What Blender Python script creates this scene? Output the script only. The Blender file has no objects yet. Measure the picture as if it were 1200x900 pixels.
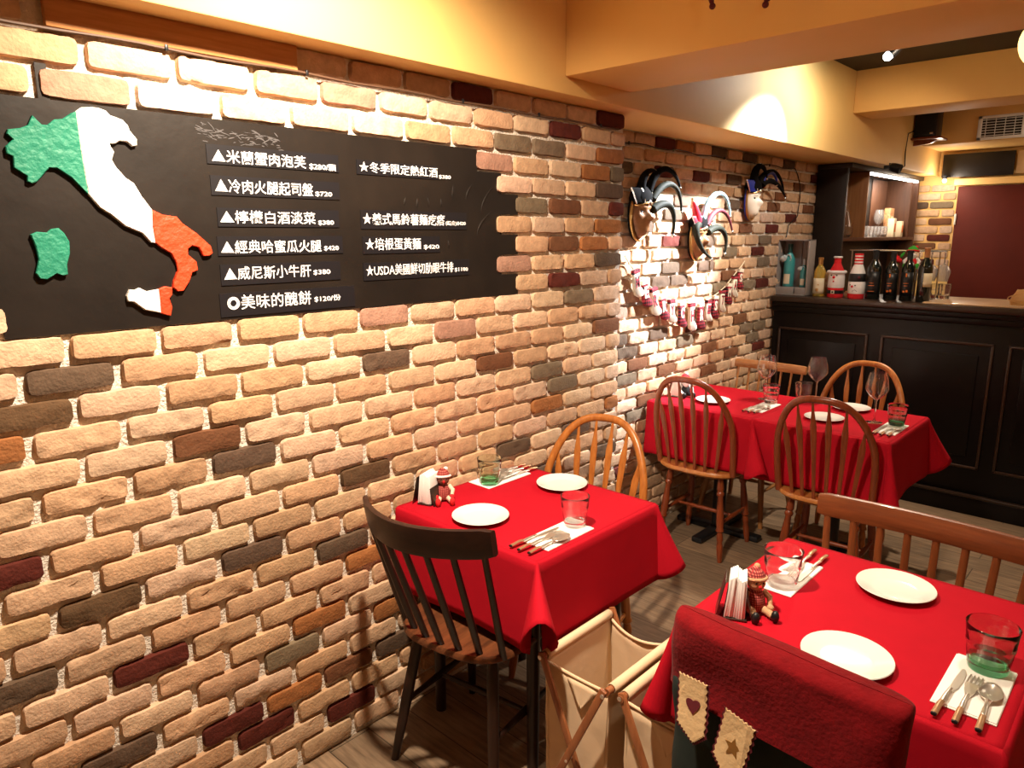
import bpy, bmesh, math, random
from math import pi, sin, cos, radians as R
from mathutils import Vector as V, Matrix as M, noise as NZ

S = bpy.context.scene
COL = S.collection
random.seed(7)

# ------------------------------------------------------------------ camera
DX, HZ, F = 1.7749, 1.6, 839.27
YAW, PITCH, ROLL = -0.75285, -0.205246, -0.0024127
look = V((sin(YAW)*cos(PITCH), cos(YAW)*cos(PITCH), sin(PITCH)))
rgt = V((cos(YAW), -sin(YAW), 0)); upv = rgt.cross(look)
rg2 = rgt*cos(ROLL)+upv*sin(ROLL); up2 = -rgt*sin(ROLL)+upv*cos(ROLL)
cam = bpy.data.cameras.new('camera'); camo = bpy.data.objects.new('camera', cam); COL.objects.link(camo)
cam.sensor_width = 36; cam.lens = F/1200*36; cam.clip_start = .02; cam.clip_end = 60
camo.matrix_world = M(((rg2.x, up2.x, -look.x, DX), (rg2.y, up2.y, -look.y, 0), (rg2.z, up2.z, -look.z, HZ), (0, 0, 0, 1)))
S.camera = camo

# ------------------------------------------------------------------ light and exposure
S.view_settings.view_transform = 'Standard'; S.view_settings.look = 'None'
S.view_settings.exposure = 0.0; S.view_settings.gamma = 1; S.view_settings.use_curve_mapping = False
w = bpy.data.worlds.new('World'); S.world = w; w.use_nodes = True
w.node_tree.nodes['Background'].inputs[0].default_value = (1, .62, .32, 1)
w.node_tree.nodes['Background'].inputs[1].default_value = .05
WARM = (1, .82, .62); WHITE = (.86, .92, 1)
def spot(name, loc, tgt, power, col, size=75, blend=.6, rad=.04):
    l = bpy.data.lights.new(name, 'SPOT'); l.energy = power; l.color = col; l.spot_size = R(size); l.spot_blend = blend; l.shadow_soft_size = rad
    o = bpy.data.objects.new(name, l); COL.objects.link(o); o.location = loc
    o.rotation_euler = (V(tgt)-V(loc)).to_track_quat('-Z', 'Y').to_euler(); return o
def area(name, loc, tgt, power, col, sx, sy):
    l = bpy.data.lights.new(name, 'AREA'); l.energy = power; l.color = col; l.shape = 'RECTANGLE'; l.size = sx; l.size_y = sy
    o = bpy.data.objects.new(name, l); COL.objects.link(o); o.location = loc
    o.rotation_euler = (V(tgt)-V(loc)).to_track_quat('-Z', 'Y').to_euler(); return o
spot('ceiling_spot_wall', (.75, .85, 2.5), (.2, 1.12, 1.1), 350, WARM, 128, .9, .04)
spot('track_spot_beam', (2.3, .5, 2.42), (1.3, 2.06, 2.36), 16, WARM, 100, 1, .05)  # added fill without a fixture, brightens the front face of the beam
spot('ceiling_spot_tables', (1.55, 1.85, 2.5), (1.42, 1.78, .7), 58, WARM, 66, .9, .05)
spot('ceiling_spot_back_tables', (.62, 4.25, 2.52), (.42, 3.45, .7), 150, WARM, 95, .7, .035)
spot('ceiling_spot_bar_wall', (.85, 4.0, 2.5), (-.05, 4.75, 1.3), 42, WARM, 110, .7, .05)
spot('ceiling_spot_white', (.525, 4.0, 2.435), (-.24, 3.32, 1.50), 950, WHITE, 56, .9, .02)
spot('ceiling_spot_white_spill', (.525, 4.0, 2.435), (0, 3.9, 2.1), 34, WHITE, 150, 1, .03)
def point(name, loc, power, col, rad=.08):
    l = bpy.data.lights.new(name, 'POINT'); l.energy = power; l.color = col; l.shadow_soft_size = rad
    o = bpy.data.objects.new(name, l); COL.objects.link(o); o.location = loc; return o
point('room_lamp_right', (3.2, 1.6, 2.25), 4, WARM); point('room_lamp_rear', (2.9, -1.2, 2.3), 3.5, WARM); point('room_lamp_bar', (2.6, 4.2, 2.2), 9, WARM)  # added fill points for ambient and bounce light, no lamps modelled
area('ceiling_glow_bar', (1.6, 6.0, 2.3), (1.2, 6.5, 0), 14, (1, .78, .55), .8, .8)

# ------------------------------------------------------------------ materials
def mat(name, col, rough=.5, metal=0, bump=0, bscale=60, var=0, vscale=6, stretch=None, trans=0, ior=1.45, emit=None, es=0, sheen=0, spec=.5, attr=None, col2=None, detail=4, coat=0):
    m = bpy.data.materials.new(name); m.use_nodes = True; nt = m.node_tree; n = nt.nodes; L = nt.links
    b = n['Principled BSDF']; I = b.inputs
    I['Base Color'].default_value = (*col, 1); I['Roughness'].default_value = rough; I['Metallic'].default_value = metal
    I['IOR'].default_value = ior; I['Transmission Weight'].default_value = trans; I['Sheen Weight'].default_value = sheen
    I['Specular IOR Level'].default_value = spec; I['Coat Weight'].default_value = coat
    if emit: I['Emission Color'].default_value = (*emit, 1); I['Emission Strength'].default_value = es
    if bump or var or attr:
        tc = n.new('ShaderNodeTexCoord'); mp = n.new('ShaderNodeMapping'); L.new(tc.outputs['Object'], mp.inputs[0])
        if stretch: mp.inputs['Scale'].default_value = stretch
    src = None
    if attr:
        at = n.new('ShaderNodeAttribute'); at.attribute_name = attr; src = at.outputs['Color']
    if var:
        nz = n.new('ShaderNodeTexNoise'); nz.inputs['Scale'].default_value = vscale; nz.inputs['Detail'].default_value = detail; nz.inputs['Roughness'].default_value = .6
        L.new(mp.outputs[0], nz.inputs[0])
        mr = n.new('ShaderNodeMapRange'); mr.inputs[1].default_value = .3; mr.inputs[2].default_value = .7
        L.new(nz.outputs[0], mr.inputs[0])
        mx = n.new('ShaderNodeMix'); mx.data_type = 'RGBA'
        if src is None:
            mx.inputs[6].default_value = (*col, 1); mx.inputs[7].default_value = (*(col2 or [c*(1-var) for c in col]), 1); L.new(mr.outputs[0], mx.inputs[0])
        else:
            mx.blend_type = 'MULTIPLY'; mx.inputs[0].default_value = 1; L.new(src, mx.inputs[6])
            cr = n.new('ShaderNodeMapRange'); cr.inputs[3].default_value = 1-var; cr.inputs[4].default_value = 1+var*.5; L.new(mr.outputs[0], cr.inputs[0]); L.new(cr.outputs[0], mx.inputs[7])
        src = mx.outputs[2]
    if src is not None: L.new(src, I['Base Color'])
    if bump:
        nb = n.new('ShaderNodeTexNoise'); nb.inputs['Scale'].default_value = bscale; nb.inputs['Detail'].default_value = 5
        L.new(mp.outputs[0], nb.inputs[0])
        bp = n.new('ShaderNodeBump'); bp.inputs['Strength'].default_value = bump; bp.inputs['Distance'].default_value = .01
        L.new(nb.outputs[0], bp.inputs['Height']); L.new(bp.outputs[0], I['Normal'])
    return m
def wood(name, a, b, rough=.35, axis='z', coat=.2):
    st = {'x': (2, 30, 30), 'y': (30, 2, 30), 'z': (30, 30, 2)}[axis]
    return mat(name, a, rough, var=.5, vscale=2.2, stretch=st, col2=b, bump=.04, bscale=5, coat=coat)
def plaid(name, a, b, c, sc):
    m = mat(name, a, .9); nt = m.node_tree; n = nt.nodes; L = nt.links
    tc = n.new('ShaderNodeTexCoord'); ck = []
    for d in ('Y', 'Z'):
        wv = n.new('ShaderNodeTexWave'); wv.wave_type = 'BANDS'; wv.bands_direction = d; wv.inputs['Scale'].default_value = sc
        L.new(tc.outputs['Object'], wv.inputs[0]); ck.append(wv.outputs['Fac'])
    ad = n.new('ShaderNodeMath'); ad.operation = 'ADD'; L.new(ck[0], ad.inputs[0]); L.new(ck[1], ad.inputs[1])
    dv = n.new('ShaderNodeMath'); dv.operation = 'MULTIPLY'; dv.inputs[1].default_value = .5; L.new(ad.outputs[0], dv.inputs[0])
    rp = n.new('ShaderNodeValToRGB'); rp.color_ramp.interpolation = 'CONSTANT'; e = rp.color_ramp.elements
    e[0].color = (*b, 1); e[1].position = .35; e[1].color = (*a, 1); k = e.new(.78); k.color = (*c, 1)
    L.new(dv.outputs[0], rp.inputs[0]); L.new(rp.outputs[0], n['Principled BSDF'].inputs['Base Color'])
    return m
K = {}
K['brick'] = mat('brick', (.6, .4, .25), .85, attr='Col', var=.2, vscale=38, bump=.3, bscale=130, spec=.25)
K['mortar'] = mat('mortar', (.80, .72, .62), .95, bump=.8, bscale=120, var=.2, vscale=40, spec=.1)
K['paint'] = mat('yellow_paint', (.80, .50, .165), .6, bump=.03, bscale=180, var=.05, vscale=3)
K['blackceil'] = mat('black_paint', (.008, .008, .009), .6)
K['lintel'] = wood('lintel_wood', (.60, .28, .10), (.42, .17, .05), .6, 'y', 0)
K['sheet'] = mat('black_sheet', (.0085, .0062, .005), .46, spec=.35, bump=.3, bscale=7, var=.3, vscale=4, col2=(.016, .011, .008))
K['strip'] = mat('black_card', (.008, .007, .009), .45)
K['chalk'] = mat('chalk_white', (.82, .80, .80), .9, emit=None)
K['mgreen'] = mat('green_plaster', (.012, .20, .12), .55, bump=.5, bscale=60, var=.15, vscale=20)
K['mwhite'] = mat('white_plaster', (.80, .76, .70), .6, bump=.5, bscale=60)
K['mred'] = mat('red_plaster', (.72, .055, .012), .55, bump=.5, bscale=60, var=.15, vscale=20)
K['cloth'] = mat('red_cloth', (.40, .0048, .015), .85, bump=.05, bscale=300, var=.08, vscale=12, spec=.12)
K['plate'] = mat('white_porcelain', (.74, .72, .68), .12, coat=.3)
K['napkin'] = mat('white_paper', (.84, .83, .80), .9)
K['steel'] = mat('steel', (.78, .73, .66), .28, .88)
K['copper'] = mat('bronze_metal', (.55, .32, .18), .3, .7)
K['glass'] = mat('clear_glass', (1, 1, 1), 0, trans=.99, ior=1.45)
K['fglass'] = mat('frosty_glass', (.95, .95, .95), .1, trans=.88)  # clear glass whitened, the backlit brightness is put into the material
K['gglass'] = mat('greenish_glass', (.86, .95, .88), 0, trans=1, ior=1.45)
K['dgreen'] = mat('green_glass', (.12, .55, .25), 0, trans=1, ior=1.45)
K['wd_dark'] = wood('dark_walnut', (.026, .009, .005), (.012, .0045, .003), .4, coat=.03)
K['wd_seat'] = wood('worn_walnut', (.17, .055, .02), (.06, .02, .009), .35, 'y')
K['wd_red'] = wood('red_brown_wood', (.24, .048, .013), (.14, .027, .008), .3)
K['wd_seatred'] = wood('honey_seat_wood', (.50, .20, .05), (.36, .12, .03), .35, 'y')
K['wd_honey'] = wood('honey_wood', (.46, .17, .035), (.30, .09, .017), .3)
K['wd_mid'] = wood('mid_brown_wood', (.20, .058, .017), (.11, .03, .010), .33)
K['wd_tan'] = wood('tan_wood', (.42, .19, .06), (.30, .12, .035), .4)
for k_, a_, b_ in (('wd_dark', (.032, .011, .006), (.015, .005, .0035)), ('wd_mid', (.20, .058, .017), (.11, .03, .010)), ('wd_tan', (.42, .19, .06), (.30, .12, .035))): K[k_+'_x'] = wood(k_+'_rail', a_, b_, .38, 'x', coat=.03 if k_ == 'wd_dark' else .15)
K['rack'] = wood('hamper_wood', (.33, .12, .045), (.22, .07, .025), .4)
K['canvas'] = mat('beige_canvas', (.70, .52, .34), .9, bump=.12, bscale=25, var=.06, vscale=8, spec=.1)
K['bar'] = mat('black_lacquer_wood', (.006, .004, .0035), .35, spec=.25, var=.4, vscale=6, bump=.03, bscale=20)
K['baredge'] = mat('worn_dark_edge', (.03, .016, .010), .3)
K['bartop'] = wood('pale_worktop', (.55, .36, .20), (.45, .28, .15), .4, 'x')
K['cab'] = wood('dark_cabinet_wood', (.011, .006, .004), (.007, .004, .003), .45, coat=0)
K['cabin'] = wood('brown_cabinet_lining', (.13, .05, .022), (.08, .03, .013), .55, coat=0)
K['cabmid'] = wood('orange_cabinet_divider', (.40, .18, .07), (.30, .12, .045), .4)
K['black'] = mat('black_plastic', (.007, .007, .008), .4)
K['blackm'] = mat('black_matte', (.01, .01, .01), .8)
K['white'] = mat('white_enamel', (.75, .72, .66), .5)
K['maroon'] = mat('maroon_panel', (.10, .011, .004), .6, spec=.2, var=.25, vscale=3)
K['beige'] = mat('beige_poster', (.72, .50, .27), .7, var=.15, vscale=20)
K['cable'] = mat('brown_cable', (.09, .045, .025), .5)
K['bcable'] = mat('black_cable', (.01, .008, .008), .5)
K['gold'] = mat('old_gold', (.50, .28, .09), .35, .8)
K['silver'] = mat('silver_trim', (.7, .7, .68), .25, 1)
K['maskA'] = mat('bronze_mask', (.30, .13, .05), .4, .25, var=.4, vscale=25)
K['maskB'] = mat('copper_mask', (.38, .17, .07), .4, .25, var=.3, vscale=25)
K['maskW'] = mat('ivory_mask', (.75, .66, .52), .4)
K['velvet'] = mat('black_velvet', (.005, .0045, .0045), .9, spec=.1)
K['olive'] = mat('olive_brocade', (.022, .023, .014), .7, spec=.2, var=.5, vscale=60)
K['blue'] = mat('blue_satin', (.015, .03, .28), .35)
K['redsat'] = mat('red_satin', (.6, .015, .03), .35)
K['teal'] = mat('pale_blue_satin', (.30, .55, .62), .35, var=.3, vscale=40)
K['burg'] = mat('burgundy_velvet', (.10, .008, .015), .7)
K['plaid'] = plaid('plaid_felt', (.22, .012, .02), (.02, .01, .015), (.45, .04, .06), 17)
K['cream'] = mat('cream_felt', (.66, .58, .46), .95, bump=.2, bscale=90)
K['string'] = mat('jute_string', (.62, .52, .36), .9)
K['greybox'] = mat('grey_gift_box', (.28, .24, .21), .7, var=.15, vscale=14)
K['tealb'] = mat('teal_bottle', (.05, .30, .29), .3, coat=.3)
K['tealdk'] = mat('dark_teal_foil', (.01, .06, .05), .35)
K['bow'] = mat('pale_bow', (.46, .52, .50), .6)
K['label'] = mat('cream_label', (.72, .62, .42), .7, var=.1, vscale=30)
K['wine'] = mat('pale_wine', (.85, .62, .12), 0.05, trans=.7, ior=1.35)
K['dkglass'] = mat('dark_bottle_glass', (.008, .010, .008), .08, coat=.5)
K['red'] = mat('red_knit', (.62, .012, .016), .85, bump=.4, bscale=160)
K['wknit'] = mat('white_knit', (.80, .76, .72), .9, bump=.4, bscale=160)
K['orange'] = mat('orange_crest', (.7, .16, .02), .5)
K['green'] = mat('green_felt', (.04, .35, .03), .8)
K['leaf'] = mat('dark_green_felt', (.012, .03, .02), .9, var=.4, vscale=20)
K['hred'] = mat('red_chair_cover', (.19, .005, .008), .95, bump=.25, bscale=120, var=.3, vscale=30, sheen=.04, spec=.1)
K['hgreen'] = mat('dark_green_cover', (.010, .020, .016), .95, var=.4, vscale=14)
K['patch'] = mat('cream_patch', (.60, .42, .22), .9, bump=.2, bscale=80)
K['doll'] = plaid('red_check_cloth', (.30, .03, .03), (.12, .015, .015), (.55, .20, .15), 60)
K['skin'] = mat('tan_plush', (.50, .28, .15), .95, bump=.3, bscale=200)
K['brownf'] = mat('brown_plush', (.16, .05, .03), .95, bump=.4, bscale=200)
K['pale'] = mat('pale_plush', (.74, .56, .42), .95, bump=.3, bscale=200)
K['tray'] = mat('dark_metal', (.10, .08, .065), .35, .8)
K['paper'] = mat('kraft_paper', (.50, .27, .09), .6, bump=.4, bscale=18)
K['goldbox'] = mat('gold_gift_paper', (.62, .40, .17), .5, var=.5, vscale=60, col2=(.35, .1, .05))
K['lamp'] = mat('lamp_glow', (1, 1, 1), .3, emit=(.75, .92, 1), es=30)
K['strip_led'] = mat('led_glow', (1, 1, 1), .3, emit=(1, .93, .85), es=12)
K['pend'] = mat('pendant_glow', (1, .8, .4), .4, emit=(1, .72, .28), es=2.2)

# ------------------------------------------------------------------ mesh builder
class MB:
    def __init__(s): s.v = []; s.f = []; s.m = []
    def add(s, vs, fs, mi=0):
        o = len(s.v); s.v += [tuple(p) for p in vs]; s.f += [tuple(i+o for i in f) for f in fs]; s.m += [mi]*len(fs); return s
    def box(s, c, d, bev=0, rot=None, mi=0, seg=2):
        bm = bmesh.new(); bmesh.ops.create_cube(bm, size=1)
        for v in bm.verts: v.co = V((v.co.x*d[0], v.co.y*d[1], v.co.z*d[2]))
        if bev: bmesh.ops.bevel(bm, geom=bm.edges[:], offset=min(bev, min(d)*.49), segments=seg, affect='EDGES', profile=.5)
        mt = M.Translation(c) @ (rot.to_4x4() if rot else M.Identity(4))
        bm.verts.index_update()
        s.add([mt @ v.co for v in bm.verts], [[v.index for v in f.verts] for f in bm.faces], mi); bm.free(); return s
    def lathe(s, prof, c=(0, 0, 0), n=24, rot=None, mi=0, sx=1, sy=1, caps=True):
        mt = M.Translation(c) @ (rot.to_4x4() if rot else M.Identity(4)); vs = []; fs = []; k = len(prof)
        for i in range(n):
            a = 2*pi*i/n
            for r, z in prof: vs.append(mt @ V((r*cos(a)*sx, r*sin(a)*sy, z)))
        for i in range(n):
            j = (i+1) % n
            for q in range(k-1): fs.append((i*k+q, j*k+q, j*k+q+1, i*k+q+1))
        if caps:
            if prof[0][0] > 1e-5: fs.append([i*k for i in range(n)][::-1])
            if prof[-1][0] > 1e-5: fs.append([i*k+k-1 for i in range(n)])
        return s.add(vs, fs, mi)
    def ball(s, c, r, n=14, rot=None, mi=0):
        if not hasattr(r, '__len__'): r = (r, r, r)
        m = max(6, n//2); vs = []; fs = []; mt = M.Translation(c) @ (rot.to_4x4() if rot else M.Identity(4))
        vs = [mt @ V((0, 0, -r[2]))]
        for j in range(1, m):
            t = -pi/2+pi*j/m
            for i in range(n): vs.append(mt @ V((r[0]*cos(t)*cos(2*pi*i/n), r[1]*cos(t)*sin(2*pi*i/n), r[2]*sin(t))))
        vs.append(mt @ V((0, 0, r[2]))); T = len(vs)-1
        for i in range(n):
            j = (i+1) % n; fs.append((0, 1+j, 1+i)); fs.append((T, T-n+i, T-n+j))
            for q in range(m-2): fs.append((1+q*n+i, 1+q*n+j, 1+(q+1)*n+j, 1+(q+1)*n+i))
        return s.add(vs, fs, mi)
    def tube(s, pts, rad, n=10, closed=False, up=(0, 0, 1), flat=1, mi=0, caps=True):
        pts = [V(p) for p in pts]; N = len(pts); rs = rad if hasattr(rad, '__len__') else [rad]*N
        fl = flat if hasattr(flat, '__len__') else [flat]*N
        vs = []; fs = []; u0 = V(up)
        for i, p in enumerate(pts):
            a = pts[(i-1) % N] if (closed or i > 0) else p; b = pts[(i+1) % N] if (closed or i < N-1) else p
            t = (b-a).normalized(); x = u0 - t*u0.dot(t)
            if x.length < .05: x = V((1, 0, 0))-t*t.x
            x.normalize(); y = t.cross(x)
            for k in range(n):
                A = 2*pi*k/n; vs.append(p + x*(rs[i]*fl[i]*cos(A)) + y*(rs[i]*sin(A)))
        for i in range(N if closed else N-1):
            j = (i+1) % N
            for k in range(n): q = (k+1) % n; fs.append((i*n+k, i*n+q, j*n+q, j*n+k))
        if not closed and caps: fs.append(list(range(n))[::-1]); fs.append([(N-1)*n+k for k in range(n)])
        return s.add(vs, fs, mi)
    def prism(s, out, mp, d0, d1, mi=0, inset=0):
        """outline (a,b) mapped by mp(a,b,depth); front at d1"""
        n = len(out); cx = sum(p[0] for p in out)/n; cy = sum(p[1] for p in out)/n
        area2 = sum(out[i][0]*out[(i+1) % n][1]-out[(i+1) % n][0]*out[i][1] for i in range(n))
        if area2 < 0: out = out[::-1]
        vs = [mp(a, b, d0) for a, b in out]; fs = [list(range(n))[::-1]]
        rings = [d1] if not inset else [d1-inset, d1]
        for q, d in enumerate(rings):
            if inset and q == 1:
                o2 = []
                for i in range(n):
                    a, p, b = V(out[i-1]), V(out[i]), V(out[(i+1) % n])
                    e = (b-a); e = e.normalized() if e.length > 0 else V((1, 0)); o2.append(p+V((-e.y, e.x))*inset)
            else: o2 = out
            vs += [mp(a, b, d) for a, b in o2]
            for i in range(n): j = (i+1) % n; fs.append((q*n+i, q*n+j, (q+1)*n+j, (q+1)*n+i))
        fs.append([len(rings)*n+i for i in range(n)])
        return s.add(vs, fs, mi)
    def grid(s, fn, nu, nv, mi=0, closed_u=False):
        vs = [fn(i/(nu if closed_u else nu-1), j/(nv-1)) for j in range(nv) for i in range(nu)]; fs = []
        for j in range(nv-1):
            for i in range(nu if closed_u else nu-1):
                k = (i+1) % nu; fs.append((j*nu+i, j*nu+k, (j+1)*nu+k, (j+1)*nu+i))
        return s.add(vs, fs, mi)
    def build(s, name, mats, parent=None, ang=40, loc=None, cols=None):
        me = bpy.data.meshes.new(name); me.from_pydata(s.v, [], s.f)
        mats = mats if isinstance(mats, (list, tuple)) else [mats]
        for k in mats: me.materials.append(K[k] if isinstance(k, str) else k)
        me.polygons.foreach_set('material_index', s.m)
        me.polygons.foreach_set('use_smooth', [True]*len(s.f))
        if cols:
            at = me.attributes.new('Col', 'FLOAT_COLOR', 'FACE'); at.data.foreach_set('color', [c for q in cols for c in (*q, 1)])
        me.update()
        me.set_sharp_from_angle(angle=R(ang))
        o = bpy.data.objects.new(name, me); COL.objects.link(o)
        if parent: o.parent = parent
        if loc: o.location = loc
        return o
def tag(o, label=None, cat=None, group=None, kind=None):
    if label: o['label'] = label
    if cat: o['category'] = cat
    if group: o['group'] = group
    if kind: o['kind'] = kind
    return o
def thing(name, label, cat, loc=(0, 0, 0), rz=0, group=None):
    o = bpy.data.objects.new(name, None); COL.objects.link(o); o.location = loc; o.rotation_euler = (0, 0, rz); o.empty_display_size = .05
    return tag(o, label, cat, group)
def struct(name, mb, m, label=None, **kw): return tag(mb.build(name, m, **kw), label, None, None, 'structure')
def RZ(a): return M.Rotation(a, 3, 'Z')
def RX(a): return M.Rotation(a, 3, 'X')
def RY(a): return M.Rotation(a, 3, 'Y')
def text(mb, body, width, height, fn, bold=.0, thick=.004, jit=0, mi=0, seed=0):
    """lettering set inside width x height (local a,b from lower left), placed by fn(a,b,d)"""
    c = bpy.data.curves.new('lettering', 'FONT'); c.body = body; c.extrude = .01; c.offset = bold; c.resolution_u = 2
    o = bpy.data.objects.new('lettering', c); COL.objects.link(o); bpy.context.view_layer.update()
    me = bpy.data.meshes.new_from_object(o.evaluated_get(bpy.context.evaluated_depsgraph_get()))
    bpy.data.objects.remove(o); bpy.data.curves.remove(c)
    vs = [v.co.copy() for v in me.vertices]; fs = [list(p.vertices) for p in me.polygons]; bpy.data.meshes.remove(me)
    x0 = min(v.x for v in vs); x1 = max(v.x for v in vs); y0 = min(v.y for v in vs); y1 = max(v.y for v in vs)
    out = []
    for v in vs:
        a = (v.x-x0)/(x1-x0)*width; b = (v.y-y0)/(y1-y0)*height
        if jit:
            p = V((a/height*1.3+seed*7.1, b/height*1.3, seed)); a += NZ.noise(p)*jit*height; b += NZ.noise(p+V((31, 7, 3)))*jit*height + sin(a/height*1.9+seed)*jit*.35*height
        out.append(fn(a, b, thick if v.z > 0 else 0))
    mb.add(out, fs, mi)

# ================================================================== SETTING
struct('floor', MB().box((1.6, 2.7, -.02), (4.4, 9.2, .04)), mat('dark_plank_floor', (.145, .098, .062), .42, var=.6, vscale=2.5, stretch=(3, 26, 10), col2=(.32, .225, .145), bump=.06, bscale=6))
def planks():
    m = bpy.data.materials['dark_plank_floor']; nt = m.node_tree; n = nt.nodes; L = nt.links; b = n['Principled BSDF']
    tc = n.new('ShaderNodeTexCoord'); br = n.new('ShaderNodeTexBrick'); L.new(tc.outputs['Object'], br.inputs[0])
    br.inputs['Color1'].default_value = (.75, .75, .75, 1); br.inputs['Color2'].default_value = (1.15, 1.1, 1.05, 1); br.inputs['Mortar'].default_value = (.25, .25, .25, 1)
    br.inputs['Scale'].default_value = 1; br.inputs['Brick Width'].default_value = 1.2; br.inputs['Row Height'].default_value = .15; br.inputs['Mortar Size'].default_value = .002
    src = b.inputs['Base Color'].links[0].from_socket; mx = n.new('ShaderNodeMix'); mx.data_type = 'RGBA'; mx.blend_type = 'MULTIPLY'; mx.inputs[0].default_value = 1
    L.new(src, mx.inputs[6]); L.new(br.outputs[0], mx.inputs[7]); L.new(mx.outputs[2], b.inputs['Base Color'])
planks()
ZC = 2.6
struct('ceiling', MB().box((1.6, 2.7, ZC+.03), (4.4, 9.2, .06)), 'paint')
struct('trim_1', MB().box((2.0, 3.69, ZC-.006), (3.8, 2.46, .012)), 'blackceil', 'black painted ceiling strip between the two beams')
struct('beam_left', MB().box((-.07, 2.7, 2.34), (.34, 9.2, .52), .006), 'paint', 'yellow soffit running along the top of the brick wall')
struct('beam_front', MB().box((1.95, 2.26, 2.37), (3.7, .40, .466), .006), 'paint', 'deep yellow ceiling beam crossing the room nearest')
struct('beam_back', MB().box((1.95, 5.085, 2.47), (3.7, .34, .262), .006), 'paint', 'yellow ceiling beam crossing in front of the bar')
struct('wall_header', MB().box((1.95, 6.82, 2.44), (3.7, .62, .33), .006), 'paint', 'yellow header above the doorway behind the bar')
struct('wall_right', MB().box((3.75, 2.7, 1.3), (.1, 9.2, 2.62)), 'paint')
struct('wall_rear', MB().box((1.6, -1.85, 1.3), (4.4, .1, 2.62)), 'paint')
struct('wall_back', MB().box((1.75, 7.2, 1.3), (4.0, .16, 2.62)), 'paint')

COLS = {'d': (.115, .072, .046), 'k': (.115, .065, .032), 'b': (.165, .068, .031), 'm': (.10, .019, .012), 'o': (.34, .135, .045), 'g': (.19, .135, .085), 'p': (.36, .20, .14), 'l': (.66, .52, .40)}
TAN = [(.56, .365, .225), (.60, .40, .255), (.53, .325, .19), (.62, .43, .28), (.57, .36, .21), (.50, .305, .175), (.58, .395, .27)]
def zrow(n): return 1.358-(n-1)*(.0687 if n >= 1 else .0693)
def brick_wall(name, us, ue, rows, joint, cols, mp, skip=None, z0=0, z1=2.085, label=None, res=.0145, md=-.017):
    mb = MB(); cc = []; rnd = random.Random(name)
    mb.box((0, 0, 0), (1, 1, 1)); mb.v = []; mb.f = []; mb.m = []
    def mort(u, v): return mp(us+(ue-us)*u, z0+(z1-z0)*v, md+NZ.noise(V((u*(ue-us)*30, v*70, 3)))*.003)
    mb.grid(mort, int((ue-us)/.03)+2, 70, 1); cc += [(1, 1, 1)]*len(mb.f)
    for n in rows:
        zc = zrow(n); k = math.floor((us-joint(n, 0))/(joint(n, 1)-joint(n, 0)))-1
        while joint(n, k) < ue:
            a0, a1 = joint(n, k)+.0065, joint(n, k+1)-.0065; kk = k; k += 1
            if skip and skip(n, (a0+a1)/2): continue
            a0 += rnd.uniform(-.002, .002); a1 += rnd.uniform(-.002, .002)
            a0 = max(a0, us); a1 = min(a1, ue)
            if a1-a0 < .02: continue
            h = .0292+rnd.uniform(-.001, .0012); zz = zc+rnd.uniform(-.0015, .0015); dep = rnd.uniform(-.002, .002); tl = rnd.uniform(-.006, .006); sd = rnd.uniform(0, 99)
            t = cols.get((n, kk)); base = COLS[t] if t else rnd.choice(TAN); j = rnd.uniform(.9, 1.1)
            c = tuple(min(1, q*j*rnd.uniform(.98, 1.02)) for q in base)
            nu = max(3, round((a1-a0)/res))+1; nv = 6
            e = .0035; U = [0, 0]+[0]*(nu-2)
            ul = [a0]+[a0+e+(a1-a0-2*e)*i/(nu-1) for i in range(nu)]+[a1]
            vl = [-h]+[-h+e+(2*h-2*e)*i/(nv-1) for i in range(nv)]+[h]
            rough = rnd.choice((.5, 1, 1, 1.6)); cu = (a0+a1)/2
            vs = []; NU, NV = len(ul), len(vl)
            for jv, b in enumerate(vl):
                for iu, a in enumerate(ul):
                    eb = jv in (0, NV-1) or iu in (0, NU-1); e1 = jv in (1, NV-2) or iu in (1, NU-2)
                    p = V((a*26, (zz+b)*26, sd)); q = NZ.noise(p)
                    d = dep + q*.0026*rough - max(0, NZ.noise(p*2.3+V((9, 9, 9)))-.15)*.008*rough
                    aa, bb = a, b
                    w_ = NZ.noise(p*.9+V((5, 0, 0)))*.0022
                    if jv <= 1: bb += w_
                    if jv >= NV-2: bb += w_
                    if iu <= 1 or iu >= NU-2: aa += NZ.noise(p*.9+V((0, 5, 0)))*.002
                    if (jv <= 1 or jv >= NV-2) and (iu <= 1 or iu >= NU-2):
                        aa += .0035*(1 if iu <= 1 else -1); bb += .003*(1 if jv <= 1 else -1)
                    if e1 and not eb: d -= .0017
                    if eb: d = md-.004
                    vs.append(mp(aa, zz+bb+tl*(a-cu), d))
            fs = [(jv*NU+iu, jv*NU+iu+1, (jv+1)*NU+iu+1, (jv+1)*NU+iu) for jv in range(NV-1) for iu in range(NU-1)]
            mb.add(vs, fs, 0); cc += [c]*len(fs)
    return struct(name, mb, ['brick', 'mortar'], label, ang=48, cols=cc)
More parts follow.
